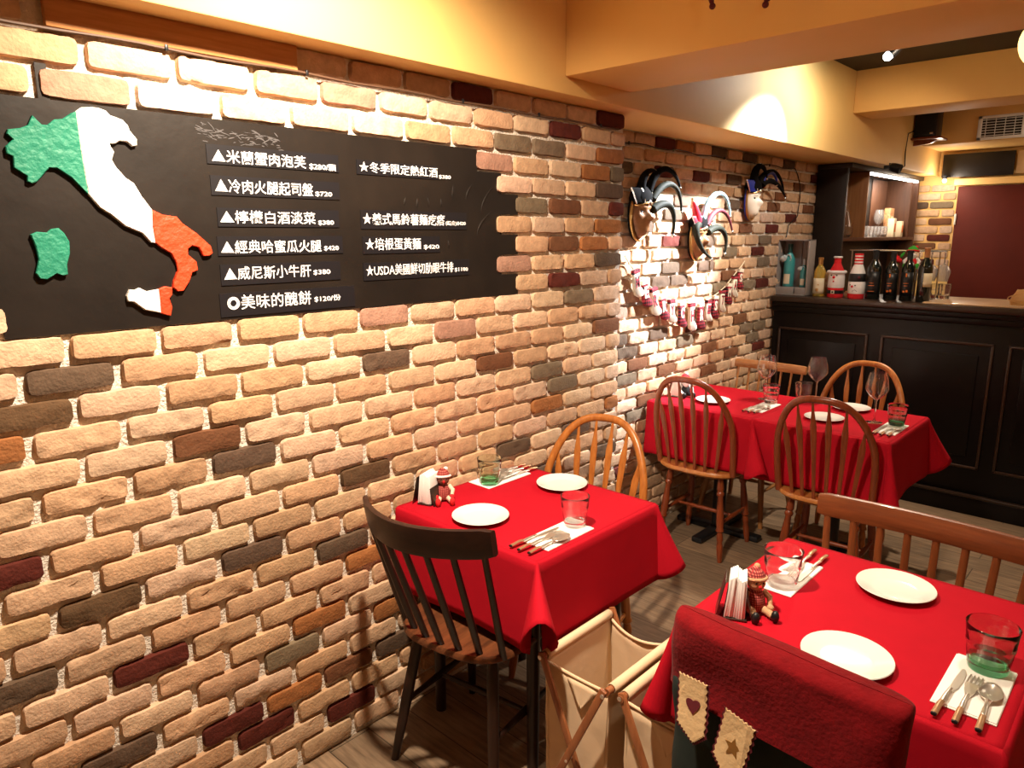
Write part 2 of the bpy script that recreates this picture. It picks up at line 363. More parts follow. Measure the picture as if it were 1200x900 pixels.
MAINC = {(2, 1): 'd', (3, 1): 'k', (5, 3): 'b', (6, 3): 'd', (4, 0): 'o', (8, 0): 'm', (10, 1): 'k', (10, 3): 'd', (13, 2): 'm', (12, 0): 'd', (16, 1): 'd', (11, 5): 'd', (14, 4): 'o', (15, 4): 'g', (18, 3): 'm', (17, 6): 'd', (19, 5): 'm', (1, 6): 'p', (2, 7): 'p', (3, 6): 'd', (8, 5): 'k', (4, 8): 'b', (5, 10): 'g', (6, 10): 'g', (7, 10): 'o', (9, 9): 'd', (8, 12): 'o', (3, 12): 'b', (1, 11): 'g', (0, 10): 'm', (11, 10): 'd', (11, 12): 'd', (9, 11): 'd', (-9, 8): 'm', (-9, 12): 'm', (-8, 10): 'm', (-7, 9): 'g', (-7, 10): 'g', (-6, 8): 'p', (-7, 12): 'o', (-6, 11): 'o', (-6, 12): 'g', (-5, 12): 'd', (-4, 9): 'g', (-4, 10): 'b', (-4, 12): 'm', (-3, 12): 'o', (-2, 10): 'b', (-2, 11): 'o', (-1, 12): 'd', (-1, 9): 'p', (-7, 2): 'p', (-7, 3): 'l', (-8, 5): 'p', (17, 4): 'o', (15, 7): 'd'}
RECC = {(-9, 1): 'm', (-9, 4): 'd', (-9, 6): 'd', (-9, 9): 'd', (-9, 2): 'o', (-7, -1): 'd', (-7, 1): 'm', (-7, 3): 'm', (-7, 5): 'd', (-7, 10): 'b', (-6, 8): 'b', (-5, 2): 'd', (-5, 5): 'd', (-8, 11): 'm', (-5, 8): 'b', (-5, 11): 'b', (-4, 1): 'd', (-4, 9): 'm', (-3, 0): 'd', (-3, 6): 'b', (-3, 8): 'm', (-2, 1): 'm', (-2, 3): 'd', (-2, 7): 'g', (-1, 5): 'g', (-1, 7): 'm', (0, 3): 'd', (0, 7): 'g', (0, 1): 'd', (1, 5): 'b', (2, 7): 'm', (1, 1): 'd', (1, 2): 'd', (2, 4): 'g', (2, 6): 'g', (2, 2): 'p', (3, -1): 'p', (5, 6): 'b', (6, 7): 'g', (6, 6): 'g', (5, 1): 'd', (6, 2): 'g', (7, 7): 'g', (8, 7): 'm', (7, 4): 'b', (8, 5): 'b', (6, -1): 'd', (5, -1): 'd', (7, 0): 'b', (8, 1): 'b', (9, 4): 'b', (8, -1): 'g', (10, 0): 'b', (11, 0): 'g', (5, 3): 'd'}
rr = random.Random(5)
for n in range(12, 21):
    for k in range(-1, 14):
        if rr.random() < .1: MAINC.setdefault((n, k), rr.choice('dbmog')); RECC.setdefault((n, k), rr.choice('dbmg'))
XR = -.24
def bskip(n, y):
    if -6 <= n <= 0: return y < (1.73 if n == -6 else 1.845 if n % 2 else 1.93) and not (n == 0 and y < .36)
    return n == -9 and .5 < y < 1.08
brick_wall('wall_left', -.9, 2.587, range(-9, 21), lambda n, k: (.087 if n % 2 else .183)+.1922*k, MAINC, lambda u, z, d: V((d, u, z)), bskip, label='brick slip wall with light tan and dark bricks behind the menu board')
brick_wall('wall_recess', 2.4, 7.12, range(-9, 21), lambda n, k: (3.012 if n % 2 else 3.108)+.191*k, RECC, lambda u, z, d: V((XR+d, u, z)), label='set-back brick slip wall behind the back tables')
struct('wall_left_core', MB().box((-.13, .84, 1.05), (.228, 3.49, 2.1)), 'mortar')
struct('wall_recess_core', MB().box((XR-.075, 4.7, 1.05), (.11, 5.0, 2.1)), 'mortar')
BCC = {(-6, 1): 'g', (-6, 0): 'd', (-4, 1): 'b', (-1, 1): 'b', (-2, 1): 'm', (1, 1): 'm', (2, 0): 'm'}
brick_wall('wall_back_bricks', XR, .25, range(-8, 3), lambda n, k: (-.24 if n % 2 else -.14)+.1922*k, BCC, lambda u, z, d: V((u, 7.105-d, z)), z0=1.1, z1=2.0, label='narrow column of bricks beside the maroon door')
struct('trim_2', MB().box((-.001, .788, 2.05), (.02, .572, .062), .003), 'lintel', 'reddish wooden plank set in the top course of bricks')
# maroon door panel behind the bar
d1 = struct('door_1', MB().box((1.0, 7.08, 1.0), (1.46, .05, 1.97), .004), 'maroon', 'maroon door behind the bar')
MB().box((0, 0, 0), (.012, .02, .09), .003).build('hinge', 'white', d1, loc=(.275, 7.05, 1.72))
struct('trim_3', MB().box((1.0, 7.07, 2.02), (1.52, .09, .055), .004), 'paint', 'yellow lintel above the maroon door')

# ================================================================== MENU BOARD
def wm(y, z, d=0): return V((d, y, z))
def pxwall(px, py, x=0.0):
    d = look + rg2*((px-600)/F) - up2*((py-450)/F); t = (x-DX)/d.x
    return (d.y*t, HZ+d.z*t)
def sheet():
    zt, zb = zrow(-6)+.0347, zrow(0)-.0347
    o = [(-.8, zb+.05), (.358, zb+.05), (.358, zb-.004)]
    o += [(1.93, zb-.004)]
    n = 0
    for n in (0, -1, -2, -3, -4, -5, -6):
        e = 1.73 if n == -6 else 1.845 if n % 2 else 1.93
        e += .004; z_ = zrow(n)+.0346
        if n == 0: o[-1] = (e, zb-.004)
        else: o.append((e, zrow(n)-.0346))
        o.append((e, z_))
    o += [(.497, zt), (.497, zt+.07), (.476, zt+.07), (.476, zt), (-.8, zt)]
    return o
board = thing('menu_board', 'long black sheet board set into the brick wall under the wooden plank', 'menu board', (0, 1.1, 1.6))
mb = MB(); so = sheet()
mb.prism([(a-1.1, b-1.6) for a, b in so], wm, -.012, -.0065); mb.build('backing_sheet', 'sheet', board, ang=20)
# smudge of old chalk near the upper edge
mb = MB(); rs = random.Random(3)
for i in range(90):
    a, b = rs.uniform(-.11, .11), rs.gauss(0, .009); mb.ball((-.0062, a-.02, 1.842-1.6+b-a*.06), (.0005, .003+.010*rs.random(), .0005+.0012*rs.random()), 8, RX(rs.gauss(-.1, .35)))
o = mb.build('chalk_smudge', mat('chalk_smear', (.07, .065, .066), .9), board); o.location = (0, -.17, 0)
# wrinkles of the sheet
mb = MB()
for (a, b, l, s) in ((1.42, 1.70, .03, .3), (1.47, 1.695, .04, .1), (1.52, 1.70, .035, -.2), (1.57, 1.70, .03, 0), (1.62, 1.735, .05, .1), (1.68, 1.74, .06, .6), (1.73, 1.64, .09, .9), (1.75, 1.72, .1, .7), (1.55, 1.56, .03, .2), (1.6, 1.57, .03, -.1)):
    mb.tube([(-.0068, a-1.1+s*l*t*t, b-1.6+l*(t-.5)) for t in [i/8 for i in range(9)]], [.0001+.0035*sin(pi*i/8) for i in range(9)], 8)
mb.build('sheet_wrinkle', 'sheet', board)

# strips: (y0,y1,z0,z1, body text, y range, z range, price text, y range, z0,z1)
STR = [
 (.818, 1.192, 1.772, 1.818, '▲米蘭蟹肉泡芙', .830, 1.088, 1.776, 1.808, '$280/顆', 1.098, 1.182, 1.774, 1.792, 'crab meat puffs, topmost of the left column'),
 (.822, 1.190, 1.698, 1.745, '▲冷肉火腿起司盤', .832, 1.105, 1.704, 1.738, '$720', 1.112, 1.165, 1.704, 1.718, 'cold ham and cheese plate, second of the left column'),
 (.832, 1.184, 1.622, 1.668, '▲檸檬白酒淡菜', .838, 1.108, 1.630, 1.662, '$380', 1.116, 1.166, 1.627, 1.641, 'lemon white wine mussels, third of the left column'),
 (.826, 1.192, 1.550, 1.598, '▲經典哈蜜瓜火腿', .834, 1.122, 1.555, 1.588, '$420', 1.130, 1.178, 1.557, 1.571, 'melon and ham, fourth of the left column'),
 (.828, 1.180, 1.476, 1.528, '▲威尼斯小牛肝', .836, 1.085, 1.488, 1.522, '$380', 1.092, 1.146, 1.491, 1.506, 'veal liver, fifth of the left column'),
 (.820, 1.225, 1.396, 1.456, '◎美味的醜餅', .838, 1.080, 1.412, 1.450, '$120/份', 1.090, 1.176, 1.416, 1.434, 'ugly pie, lowest of the left column'),
 (1.252, 1.560, 1.772, 1.812, '★冬季限定熱紅酒', 1.260, 1.556, 1.778, 1.808, '$380', 1.562, 1.612, 1.774, 1.787, 'winter hot red wine, topmost of the right column'),
 (1.258, 1.680, 1.618, 1.672, '★義式馬鈴薯麵疙瘩', 1.264, 1.582, 1.630, 1.664, '(蔬食)$420', 1.586, 1.674, 1.629, 1.645, 'potato dumplings, second of the right column'),
 (1.262, 1.560, 1.546, 1.596, '★培根蛋黃麵', 1.270, 1.480, 1.556, 1.592, '$420', 1.492, 1.556, 1.555, 1.570, 'bacon egg noodles, third of the right column'),
 (1.260, 1.690, 1.468, 1.520, '★USDA美國鮮切肋眼牛排', 1.268, 1.616, 1.480, 1.514, '$1180', 1.622, 1.682, 1.480, 1.494, 'ribeye steak, lowest of the right column')]
for i, (y0, y1, z0, z1, t1, a0, a1, b0, b1, t2, c0, c1, e0, e1, what) in enumerate(STR):
    r = thing('menu_strip', 'black menu strip chalked with ' + what, 'menu strip', (-.0065, y0, z0), 0, 'menu strips on the black board')
    MB().box((.0012, (y1-y0)/2, (z1-z0)/2), (.0024, y1-y0, z1-z0)).build('card', 'strip', r)
    mb = MB()
    text(mb, t1, a1-a0, b1-b0, lambda a, b, d: V((.0025+d, a+a0-y0, b+b0-z0)), .005, .0012, .03, seed=i)
    text(mb, t2, c1-c0, e1-e0, lambda a, b, d: V((.0025+d, a+c0-y0, b+e0-z0)), .012, .0012, .04, seed=i+20)
    tag(mb.build('lettering', 'chalk', r, ang=20), 'white handwritten chalk lettering')

# map cut-outs
def trace(pts): return [pxwall(a/3, 100+b/3, .0) for a, b in pts]
GR = [(265, 92), (250, 97), (220, 118), (190, 120), (165, 140), (145, 138), (112, 105), (97, 140), (70, 150), (25, 155), (22, 170), (45, 190), (18, 215), (22, 240), (45, 250), (48, 290), (95, 320), (95, 338), (110, 345), (130, 338), (172, 290), (200, 292), (250, 325), (310, 383), (295, 300), (283, 225)]
WH = [(265, 92), (285, 78), (320, 77), (345, 80), (372, 90), (385, 105), (430, 122), (447, 140), (455, 160), (480, 190), (480, 212), (465, 215), (445, 198), (420, 195), (405, 205), (385, 205), (378, 190), (388, 215), (400, 235), (392, 262), (405, 285), (440, 325), (470, 345), (497, 390), (533, 437), (536, 500), (545, 553), (530, 553), (500, 520), (440, 495), (390, 455), (350, 430), (310, 383), (295, 300), (283, 225)]
RD = [(533, 437), (570, 455), (620, 462), (640, 485), (690, 520), (740, 565), (747, 590), (735, 600), (715, 600), (700, 570), (675, 563), (660, 575), (660, 595), (690, 620), (695, 650), (675, 658), (665, 690), (645, 722), (625, 725), (608, 710), (610, 690), (625, 650), (618, 620), (600, 590), (565, 570), (545, 553), (536, 500)]
SA = [(107, 525), (130, 515), (165, 518), (180, 505), (205, 502), (225, 520), (243, 550), (245, 590), (235, 630), (238, 665), (220, 670), (200, 662), (165, 683), (140, 680), (125, 660), (135, 610), (125, 570)]
SW = [(445, 740), (455, 718), (475, 720), (490, 712), (515, 725), (557, 717), (562, 760), (565, 800), (510, 790), (470, 762), (450, 760)]
SR = [(557, 717), (580, 707), (605, 710), (605, 735), (595, 750), (605, 780), (600, 810), (575, 805), (565, 800), (562, 760)]
def cut(name, pts, m, root, oy, oz):
    mb = MB(); mb.prism([(a-oy, b-oz) for a, b in trace(pts)], wm, 0, .010, inset=.0018); return mb.build(name, m, root, ang=30)
r = thing('map_cutout', 'cut-out boot shaped map in green, white and red on the black board', 'wall decoration', (-.0065, .55, 1.6))
tag(cut('panel', GR, 'mgreen', r, .55, 1.6), 'green northwest panel'); tag(cut('panel', WH, 'mwhite', r, .55, 1.6), 'white middle panel'); tag(cut('panel', RD, 'mred', r, .55, 1.6), 'red toe and heel panel')
r = thing('island_cutout', 'small all green island cut-out below the boot map', 'wall decoration', (-.0065, .45, 1.5)); cut('panel', SA, 'mgreen', r, .45, 1.5)
r = thing('island_cutout', 'small white and red island cut-out at the toe of the boot map', 'wall decoration', (-.0065, .62, 1.42))
tag(cut('panel', SW, 'mwhite', r, .62, 1.42), 'white panel'); tag(cut('panel', SR, 'mred', r, .62, 1.42), 'red panel')

# cables along the top courses
pts = [(.006, -.6+i*.08, 2.0165+.0025*sin(i*1.3)) for i in range(40)]
c = thing('wall_cable', 'thin brown cable clipped along the main brick wall under the top course', 'cable', (0, 0, 0))
MB().tube(pts, .0035, 6).build('cable_run', 'cable', c)
for y in (.74, 1.10, 1.66, 2.03, 2.4): MB().box((.008, y, 2.018), (.008, .008, .014), .002).build('cable_clip', 'black', c)
c = thing('wall_cable', 'thin black cable strung along the set-back brick wall above the masks', 'cable', (0, 0, 0))
MB().tube([(XR+.006, 2.6+i*.1, 2.022+.006*sin(i*1.7)) for i in range(24)]+[(XR+.006, 4.95, 1.99), (XR+.006, 5.0, 1.93), (XR+.006, 5.02, 1.85), (XR+.006, 5.0, 1.72), (XR+.006, 4.86, 1.66), (XR+.006, 4.84, 1.58)], .0032, 6).build('cable_run', 'bcable', c)
for y in (2.95, 3.35, 3.9, 4.5): MB().box((XR+.008, y, 2.022), (.008, .008, .016), .002).build('cable_clip', 'black', c)

# ================================================================== TABLES AND CLOTHS
def table(x0, x1, y0, y1, label, style='legs'):
    cx, cy = (x0+x1)/2, (y0+y1)/2; r = thing('dining_table', label, 'table', (cx, cy, 0)); w_, d_ = x1-x0-.012, y1-y0-.012
    MB().box((0, 0, .724), (w_, d_, .024), .004).build('tabletop', 'wd_dark', r)
    MB().box((0, 0, .685), (w_*.8, d_*.8, .05), .004).build('apron', 'wd_dark', r)
    if style == 'legs':
        for sx in (-1, 1):
            for sy in (-1, 1): MB().tube([(sx*w_*.36, sy*d_*.36, .7), (sx*w_*.36, sy*d_*.36, 0)], [.022, .018], 12).build('leg', 'wd_dark', r)
    else:
        MB().tube([(0, 0, .7), (0, 0, .03)], .035, 16).build('pedestal', 'black', r)
        b = MB()
        for a in (0, pi/2): b.box((0, 0, .018), (.48, .06, .03), .008, RZ(a))
        b.build('foot', 'black', r)
    return r
def cloth(x0, x1, y0, y1, label, drop=.27, sides=(.03, .03, .03, .03), corners=None, creases=(), seed=0, z=.742):
    """corners: (flare, shorten, tip) for (x0y0, x1y0, x1y1, x0y1); sides: outward hem offset for y0,x1,y1,x0"""
    cx, cy = (x0+x1)/2, (y0+y1)/2; a, b = (x1-x0)/2, (y1-y0)/2
    corners = corners or [(.1, .05, .0)]*4
    C = [(-a, -b), (a, -b), (a, b), (-a, b)]; ND = [-pi/2, 0, pi/2, pi]
    per = []
    NS, NC = 22, 13
    for q in range(4):
        p, pn = V(C[q]), V(C[(q+1) % 4]); nd = V((cos(ND[q]), sin(ND[q])))
        for i in range(NS):
            t = i/NS
            if i == 0: continue
            dr = drop; ou = sides[q]
            # near the corners the hem follows the neighbouring flare
            per.append((p.lerp(pn, t), nd, ou*(.55+.45*abs(2*t-1)) + .008*NZ.noise(V((q*5+t*3.2, seed, 1))), dr+.01*NZ.noise(V((q*5+t*2.5, seed, 4)))))
        k = (q+1) % 4; fl, sh, tip = corners[k]; base = V(C[k])
        for i in range(NC+1):
            t = i/NC; A = ND[q]+t*pi/2; nd2 = V((cos(A), sin(A))); s2 = sin(pi*t)
            ou = sides[q]*(1-t)+sides[k]*t; per.append((base, nd2, ou+fl*s2**.85, drop-sh*s2**1.2+tip*sin(2*pi*t)**2))
    n = len(per); rows = 12; rc = .008; mb = MB()
    vs = []
    for j in range(rows+1):
        t = j/rows
        for (p, nd, ou, dr) in per:
            if j == 0: vs.append((p.x, p.y, 0))
            else:
                tt = (t-.06)/.94 if t > .06 else 0
                e = rc*min(1, t*12); o = e+ou*max(0, tt)**1.15
                zz = -rc*min(1, t*12) - (dr-rc)*max(0, (t-1/rows)/(1-1/rows))
                vs.append((p.x+nd.x*o, p.y+nd.y*o, zz))
    fs = []
    for j in range(rows):
        for i in range(n): k = (i+1) % n; fs.append((j*n+i, (j+1)*n+i, (j+1)*n+k, j*n+k))
    mb.add(vs, fs)
    def top(u, v):
        x, y = -a+2*a*u, -b+2*b*v; zz = 0
        ed = min(u, 1-u, v, 1-v)
        for (ax, pos, hh) in creases:
            dd = (x-pos*a) if ax == 'x' else (y-pos*b); zz += hh*math.exp(-(dd/.006)**2)
        zz += .0006*NZ.noise(V((x*9, y*9, seed)))
        return (x, y, zz*min(1, ed*20))
    mb.grid(top, 41, 41)
    o = mb.build('tablecloth', 'cloth', None, ang=60, loc=(cx, cy, z))
    sm = o.modifiers.new('thickness', 'SOLIDIFY'); sm.thickness = .0016; sm.offset = 0
    return tag(o, label, 'tablecloth', 'red tablecloths')
T1 = (.008, .605, 1.345, 1.93); T2 = (-.222, .352, 3.19, 3.78); T2b = (.366, .955, 3.19, 3.78); T3 = (1.035, 1.655, 1.345, 1.955)
table(*T1, 'small square table against the brick wall under the menu board')
table(*T2, 'square table in the far corner of the set-back wall', 'ped'); table(*T2b, 'square table pushed up to the right of the far corner table', 'ped')
table(*T3, 'square table in front of the two hampers, partly cut off by the frame')
cloth(*T1, 'red tablecloth on the small table under the menu board', .262, (.02, .015, .02, 0.0), [(0, 0, 0), (.135, .175, .02), (.085, .045, .0), (0, 0, 0)], (('y', -.05, .0006),), 1)
cloth(*T2, 'red tablecloth on the far corner table against the set-back wall', .28, (.02, .0, .02, 0.0), [(0, 0, 0), (.15, .06, .02), (0, 0, 0), (0, 0, 0)], (), 2)
cloth(*T2b, 'red tablecloth on the right one of the two joined tables before the bar', .28, (.02, .02, .02, 0.0), [(.0, .0, .0), (.09, -.03, .02), (.11, .07, 0), (0, 0, 0)], (('y', .3, .0006),), 3)
cloth(*T3, 'red tablecloth on the nearest table behind the red chair cover', .25, (.015, .02, .02, .03), [(.05, .02, 0), (.06, .02, 0), (.07, .02, 0), (.06, .02, 0)], (), 4)

# ================================================================== CHAIRS
def seat_mb(wf, wb, d, z=.458, th=.034, dish=.008):
    mb = MB(); n = 40
    def ol(a, s):
        c_, s_ = cos(a), sin(a); e = .62
        x = abs(c_)**e*(1 if c_ > 0 else -1); y = abs(s_)**e*(1 if s_ > 0 else -1)
        wd = wb+(wf-wb)*(y+1)/2
        return (x*wd/2*s, y*d/2*s)
    prof = [(.0, -th), (.8, -th), (.93, -th+.004), (1.0, -th*.5), (1.0, -th*.25), (.975, 0), (.9, -.001), (.7, -dish*.7), (.4, -dish), (.0, -dish)]
    vs = []; fs = []
    for s, zz in prof:
        for i in range(n): x, y = ol(2*pi*i/n, max(s, .001)); vs.append((x, y, z+zz))
    for j in range(len(prof)-1):
        for i in range(n): k = (i+1) % n; fs.append((j*n+i, j*n+k, (j+1)*n+k, (j+1)*n+i))
    return mb.add(vs, fs)
TURN = [(0, .011), (.06, .015), (.15, .0185), (.17, .013), (.19, .019), (.215, .019), (.235, .013), (.40, .018), (.52, .019), (.60, .0165), (.615, .020), (.635, .020), (.65, .013), (.70, .0165), (.74, .0165), (.755, .013), (.80, .016), (.90, .0155), (1, .011)]
def leg_mb(a, b, prof): 
    a, b = V(a), V(b); return MB().tube([a.lerp(b, t) for t, r in prof], [r for t, r in prof], 12)
PLAIN = [(0, .013), (.1, .017), (.5, .0175), (1, .0125)]
def understructure(r, wd, prof, dx=.135, dy=.125, fx=.185, fy=.185):
    P = {}
    for sx in (-1, 1):
        for sy in (-1, 1):
            A, B = V((sx*dx, sy*dy, .43)), V((sx*fx, sy*fy, 0)); P[sx, sy] = (A, B); leg_mb(A, B, prof).build('leg', wd, r)
    at = lambda s, t: P[s][0].lerp(P[s][1], t)
    bul = lambda a, b: leg_mb(a, b, [(0, .007), (.3, .0095), (.5, .012), (.7, .0095), (1, .007)])
    for sx in (-1, 1): bul(at((sx, -1), .55), at((sx, 1), .55)).build('stretcher', wd, r)
    l = at((-1, -1), .55).lerp(at((-1, 1), .55), .5); q = at((1, -1), .55).lerp(at((1, 1), .55), .5); bul(l, q).build('stretcher', wd, r)
def hoop_chair(label, loc, rz, wd, sw, h=.925, hw=.222, rk=.10):
    r = thing('windsor_chair', label, 'chair', (*loc, 0), rz, 'hoop back wooden chairs')
    seat_mb(.445, .425, .41).build('seat', sw, r); understructure(r, wd, TURN, fx=.172, fy=.165)
    def back(x, z): t = (z-.455)/(h-.455); return V((x, -.12-.07*(1-(x/hw)**2)-rk*t, z))
    def hp(a):
        s_, c_ = sin(a), cos(a); x = hw*(1 if c_ > 0 else -1)*abs(c_)**.72*(.89+.11*min(1, s_*2)); z = .445+(h-.445)*abs(s_)**.82; return back(x, z)
    MB().tube([hp(pi*i/44) for i in range(45)], .0155, 12, up=(0, 1, 0), flat=.75).build('back_hoop', wd, r)
    nS = 6
    for i in range(nS):
        f = (i-(nS-1)/2)/((nS-1)/2); xb = f*.125; xt = f*.168
        lo, hi = .3, pi-.3
        for _ in range(40):
            mid = (lo+hi)/2; lo, hi = (mid, hi) if hp(mid).x > xt else (lo, mid)
        zt = hp(lo).z; A = back(xb, .45); B = back(xt, zt); 
        pr = [(0, .0075), (.2, .0085), (.45, .0105), (.66, .0135), (.74, .0140), (.88, .0065), (1, .0045)]
        MB().tube([A.lerp(B, t)+V((0, .008*sin(pi*t), 0)) for t, _ in pr], [q for _, q in pr], 10, up=(0, 1, 0), flat=[.7]+[.38]*5+[.7]).build('spindle', wd, r)
    return r
def comb_chair(label, loc, rz, wd, sw, h=.85, wid=.48, bow=.09, nS=7, rh=.075, rk=.10, sr=.010, sp=.8, sd=.42, swf=.44, swb=.40, spread=.36):
    r = thing('comb_back_chair', label, 'chair', (*loc, 0), rz, 'straight spindle wooden chairs')
    seat_mb(swf, swb, sd).build('seat', sw, r); understructure(r, wd, PLAIN, fx=.19, fy=.2)
    hw = wid/2; yb = -.165-rk
    def rail(x, z, o=0): return V((x, yb-bow*(1-(x/hw)**2)+o-(z-h)*rk/.4*1.0, z))
    mb = MB(); n = 24; vs = []; fs = []; m = 12
    for i in range(n+1):
        x = -hw+2*hw*i/n
        for k in range(m):
            A = 2*pi*k/m; ca, sa = cos(A), sin(A); e = .4
            yy = .0115*abs(ca)**e*(1 if ca > 0 else -1); hh = rh/2*(1 if abs(i-n/2) < n/2-.6 else .86)
            vs.append(rail(x, h-rh/2+hh*abs(sa)**e*(1 if sa > 0 else -1), yy))
    for i in range(n):
        for k in range(m): q = (k+1) % m; fs.append((i*m+k, i*m+q, (i+1)*m+q, (i+1)*m+k))
    fs += [list(range(m)), [n*m+k for k in range(m)][::-1]]
    mb.add(vs, fs).build('top_rail', wd+'_x', r)
    for i in range(nS):
        f = (i-(nS-1)/2)/((nS-1)/2); xb = f*spread/2; xt = f*hw*.9
        A = V((xb, -.135-.05*(1-f*f), .445)); B = rail(xt, h-rh+.012)
        MB().tube([A.lerp(B, t) for t in (0, .3, .6, 1)], [sr, sr*1.1, sr, sr*.9], 10, up=(0, 1, 0), flat=sp).build('spindle', wd, r)
    return r
comb_chair('dark walnut chair with curved top rail at the small table, nearest the wall', (.328, 1.40), R(9), 'wd_dark', 'wd_seat', h=.88, wid=.448, bow=.10, rk=.08, sr=.011, nS=7, rh=.088)
hoop_chair('honey brown hoop back chair at the far side of the small table by the wall', (.275, 1.93), R(180+15), 'wd_honey', 'wd_honey', hw=.214, h=.905)
hoop_chair('reddish hoop back chair seen from behind at the far corner table', (.085, 3.28), R(2), 'wd_red', 'wd_seatred')
hoop_chair('reddish hoop back chair seen from behind at the right joined table', (.715, 3.28), R(3), 'wd_red', 'wd_seatred')
comb_chair('brown straight spindle chair with broad top rail behind the nearest table', (1.33, 1.95), R(180), 'wd_mid', 'wd_mid', h=.838, wid=.56, bow=.02, rk=.02, sr=.011, nS=8, rh=.07, spread=.46)
comb_chair('tan straight spindle chair beside the brick wall at the far side of the corner table', (.04, 3.86), R(180), 'wd_tan', 'wd_tan', h=.86, wid=.43, bow=.02, rk=.06, sr=.007, nS=7, rh=.05)
hoop_chair('honey brown hoop back chair before the bar counter', (.60, 3.79), R(180), 'wd_honey', 'wd_honey', rk=.06)
comb_chair('chair under the red and green Christmas cover', (1.342, 1.455), R(-5), 'wd_dark', 'wd_dark', h=.815, wid=.42, bow=.02, rk=.04)

# chair cover
cv = thing('chair_cover', 'red and dark green Christmas chair back cover with cream patches at the nearest table', 'chair cover', (1.322, 1.215, 0), R(-5))
def cov(hw, zt, zb, ty, by, wav, seed, m, name, ztf=None):
    mb = MB(); n = 64
    def f(u, v):
        a = 2*pi*u; c_, s_ = cos(a), sin(a); e = .35
        x = hw*abs(c_)**e*(1 if c_ > 0 else -1); y = .042*abs(s_)**.7*(1 if s_ > 0 else -1)
        tp = zt+.008*NZ.noise(V((x*6, seed, 0)))
        z = zb+(tp-zb)*min(1, v/.86)
        k = 1
        if v > .86: t = (v-.86)/.14; k = cos(t*pi/2); z = tp+.014*sin(t*pi/2)
        y = y*max(k, .02)+by+(ty-by)*min(1, v/.86) + wav*NZ.noise(V((x*7, z*9, seed)))
        x *= (1+.02*(1-v)) if k == 1 else (1-.02*(1-k))
        x += wav*.6*NZ.noise(V((z*9, x*3, seed+5)))
        return (x, y, z)
    mb.grid(f, n, 22, closed_u=True); o = mb.build(name, m, cv, ang=70); return o
cov(.226, .835, .685, -.005, -.012, .014, 2, 'hred', 'red_band')
cov(.218, .70, .36, -.005, .01, .014, 5, 'hgreen', 'green_skirt')
def patch(x, z, tilt, yy, motif):
    zig = []; W, H_ = .062, .105
    def edge(p, q, n):
        for i in range(n):
            t = i/n; a, b = p[0]+(q[0]-p[0])*t, p[1]+(q[1]-p[1])*t; s_ = .0016 if i % 2 else -.0016
            d = V((q[1]-p[1], p[0]-q[0])).normalized(); zig.append((a+d.x*s_, b+d.y*s_))
    c_ = [(-W/2, 0), (W/2, -.008), (W/2-.006, -H_), (0, -H_-.02), (-W/2-.004, -H_+.012)]
    for i in range(5): edge(c_[i], c_[(i+1) % 5], 14)
    rot = M.Rotation(tilt, 2)
    def mp(a, b, d): q = rot @ V((a, b)); return V((x+q.x, yy-d-.012*(1-cos(q.y*20)), z+q.y))
    b_ = MB().prism([(a*1.14, b*1.05) for a, b in zig], mp, 0, .002).build('patch_border', 'burg', cv, ang=20)
    p_ = MB().prism(zig, mp, .001, .0045).build('patch', 'patch', cv, ang=20)
    if motif == 'heart':
        o = [(.016*sin(t)**3, -.055+.014*(cos(t)-.35*cos(2*t)-.12*cos(3*t))) for t in [2*pi*i/24 for i in range(24)]]
    else:
        o = [((.019 if i % 2 == 0 else .009)*sin(pi*i/5), -.062+(.019 if i % 2 == 0 else .009)*cos(pi*i/5)) for i in range(10)]
    MB().prism(o, mp, .003, .0062).build('patch_motif', 'burg' if motif == 'heart' else 'gold', p_, ang=20)
patch(-.145, .75, R(10), -.064, 'heart'); patch(-.038, .72, R(-4), -.066, 'star'); patch(.13, .64, R(4), -.064, 'heart')

# ================================================================== TABLEWARE
ZT = .7436
def plate(x, y, label, rad=.0885, z=ZT):
    r = thing('plate', label, 'plate', (x, y, z), 0, 'white round plates'); k = rad/.0885
    pf = [(0, .002), (.045, .002), (.05, 0), (.054, .002), (.07, .0075), (.0865, .0135), (.0885, .015), (.0875, .0165), (.07, .0115), (.056, .0062), (.048, .005), (0, .005)]
    tag(MB().lathe([(a*k, b) for a, b in pf], n=48).build('dish', 'plate', r)); return r
def napkin(x0, x1, y0, y1, label, rz=0, z=ZT):
    o = MB().box((0, 0, .0012), (x1-x0, y1-y0, .0024), .0008).box((.001, .002, .0032), (x1-x0-.004, y1-y0-.004, .0018), .0007).build('paper_napkin', 'napkin')
    o.location = ((x0+x1)/2, (y0+y1)/2, z); o.rotation_euler = (0, 0, rz); return tag(o, label, 'napkin', 'folded paper napkins')
